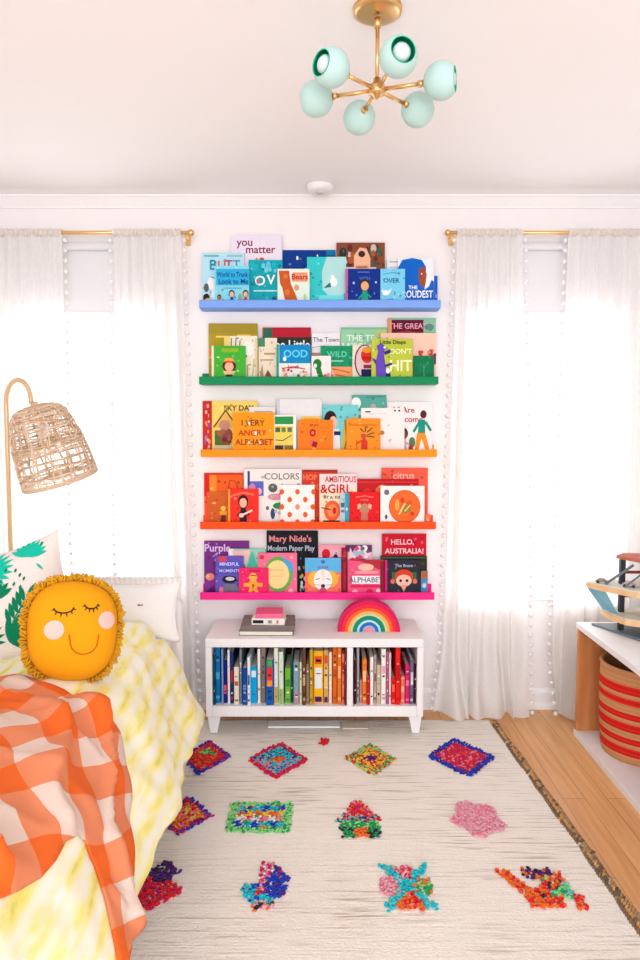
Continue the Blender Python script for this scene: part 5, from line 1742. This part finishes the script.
bk = empty('woven_basket', (1.395, 2.935, .030), 'round tan woven basket with bright red stripes inside the low shelf unit', 'basket')
m_tan = [M((206, 148, 100), .85, kind='yarn'), M((198, 138, 88), .85, kind='yarn')]
m_red = [M((226, 44, 34), .85, kind='yarn'), M((206, 34, 32), .85, kind='yarn')]
mb = MB()
BH, BR = .385, .182
rows_n = 44
nn = 72
prev = None
red = {5, 6, 7, 8, 11, 12, 13, 17, 18, 19, 20, 23, 24, 25, 30, 31, 32, 35, 36, 37, 38}
for i in range(rows_n + 1):
    t = i / rows_n
    rad = BR * (.93 + .07 * math.sin(t * PI * .75)) if t > .04 else BR * (.90 + .03 * t / .04)
    z = BH * t
    ring = []
    for j in range(nn):
        q = 2 * PI * j / nn
        r = rad + .0022 * math.sin(PI * j + PI * i) + .0012 * math.sin(q * 3)
        ring.append((r * math.cos(q), r * math.sin(q), z))
    if prev:
        m = (m_red if i in red else m_tan)[i % 2]
        mb.add(prev + ring, [(j, (j + 1) % nn, nn + (j + 1) % nn, nn + j) for j in range(nn)], m, True)
        # inside
        mb.add([(p[0] * .955, p[1] * .955, p[2]) for p in prev + ring], [(nn + j, nn + (j + 1) % nn, (j + 1) % nn, j) for j in range(nn)], m_tan[1], True)
    prev = ring
mb.add([(BR * .9 * math.cos(2 * PI * j / nn), BR * .9 * math.sin(2 * PI * j / nn), .002) for j in range(nn)], [tuple(range(nn))], m_tan[1])
mb.build('woven_body', bk)
MB().tube([(BR * .965 * math.cos(2 * PI * j / 60), BR * .965 * math.sin(2 * PI * j / 60), BH + .002) for j in range(60)], .009, m_tan[0], 8, True).build('rim', bk)

tg = empty('toy_garage', (1.45, 2.95, UZ), 'wooden multi-level toy parking garage with ramps on the low shelf unit', 'toy garage')
m_gry, m_blk = M((112, 122, 128), .4), M((52, 54, 58), .5)
m_deck, m_blu, m_rd2 = M((226, 222, 206), .6), M((126, 176, 190), .5), M((150, 54, 62), .5)


def tz(px, py, Y):
    x, z = P(px, py, Y)
    return x - 1.45, Y - 2.95, z - UZ


def rrect(x0, y0, x1, y1, r, n=5):
    o = []
    for cx_, cy_, a0 in ((x1 - r, y1 - r, 0), (x0 + r, y1 - r, 90), (x0 + r, y0 + r, 180), (x1 - r, y0 + r, 270)):
        o += [(cx_ + r * math.cos(R(a0 + 90 * k / n)), cy_ + r * math.sin(R(a0 + 90 * k / n))) for k in range(n + 1)]
    return o


MB().prism([(-.225, .16), (-.09, -.155), (.17, -.165), (.17, .17)], .0005, .010, m_gry, 'z').build('base_plate', tg, bevel=.003)
for x, y, h in ((-.135, .06, .318), (-.085, -.06, .318), (.12, .10, .318), (.12, -.12, .318)):
    MB().box(x - .011, y - .011, .0102, x + .011, y + .011, h, m_blk).build('post', tg, bevel=.002)


def deck(z, pts, name='parking_deck'):
    m = MB()
    m.prism(pts, z, z + .022, m_plywood, 'z')
    m.prism([(a * .97, b * .97) for a, b in pts], z + .0221, z + .0262, m_deck, 'z')
    return m.build(name, tg, bevel=.002)


deck(.062, [(-.205, .10), (-.20, .02), (-.17, -.06), (-.10, -.11), (.15, -.14), (.165, .13), (-.15, .14)])
deck(.185, [(-.27, .12), (-.25, .06), (-.14, -.10), (.15, -.14), (.165, .13), (-.20, .15)])
m = MB()
m.prism([(-.15, .09), (-.05, -.12), (.15, -.14), (.165, .13), (-.10, .14)], .318, .333, M((190, 110, 92), .6), 'z')
m.build('roof_deck', tg, bevel=.002)
# ramp between the decks, and barrier rails
m = MB()
m.add([(-.265, .11, .187), (-.215, .04, .187), (-.165, .02, .090), (-.195, .10, .090), (-.265, .11, .181), (-.215, .04, .181), (-.165, .02, .0845), (-.195, .10, .0845)],
      [(0, 1, 2, 3), (7, 6, 5, 4), (0, 4, 5, 1), (1, 5, 6, 2), (2, 6, 7, 3), (3, 7, 4, 0)], m_blu)
m.build('ramp', tg)
for z, y in ((.15, .07), (.255, .07)):
    MB().box(-.12, y - .004, z, .12, y + .004, z + .012, m_rd2).build('rail', tg)
m = MB()
m.tube([(-.21, .05, .213), (-.10, .03, .30)], .006, m_gry, 6).tube([(-.16, -.02, .213), (-.06, .0, .28)], .004, m_gry, 6)
m.build('barrier_arm', tg)
for (x, y, z, c1, lab) in ((-.215, .075, .2117, (150, 128, 126), 'grey-brown toy car at the left edge of the garage\'s upper deck'), (-.13, .0, .2117, (196, 170, 168), 'pale pink-grey toy car parked on the garage\'s upper deck beside the post')):
    car = empty('toy_car', (1.45 + x, 2.95 + y, UZ + z), lab, 'toy car', (0, 0, R(-25)))
    MB().prism([(-.028, .006), (.028, .006), (.028, .013), (.014, .015), (.008, .022), (-.014, .022), (-.020, .015), (-.028, .013)], -.011, .011, M(c1, .35), 'y').build('body', car, bevel=.0015)
    for sx in (-.017, .017):
        for sy in (-.0125, .0125):
            MB().tube([(sx, sy - .0015, .006), (sx, sy + .0015, .006)], .006, m_blk, 12).build('wheel', car)
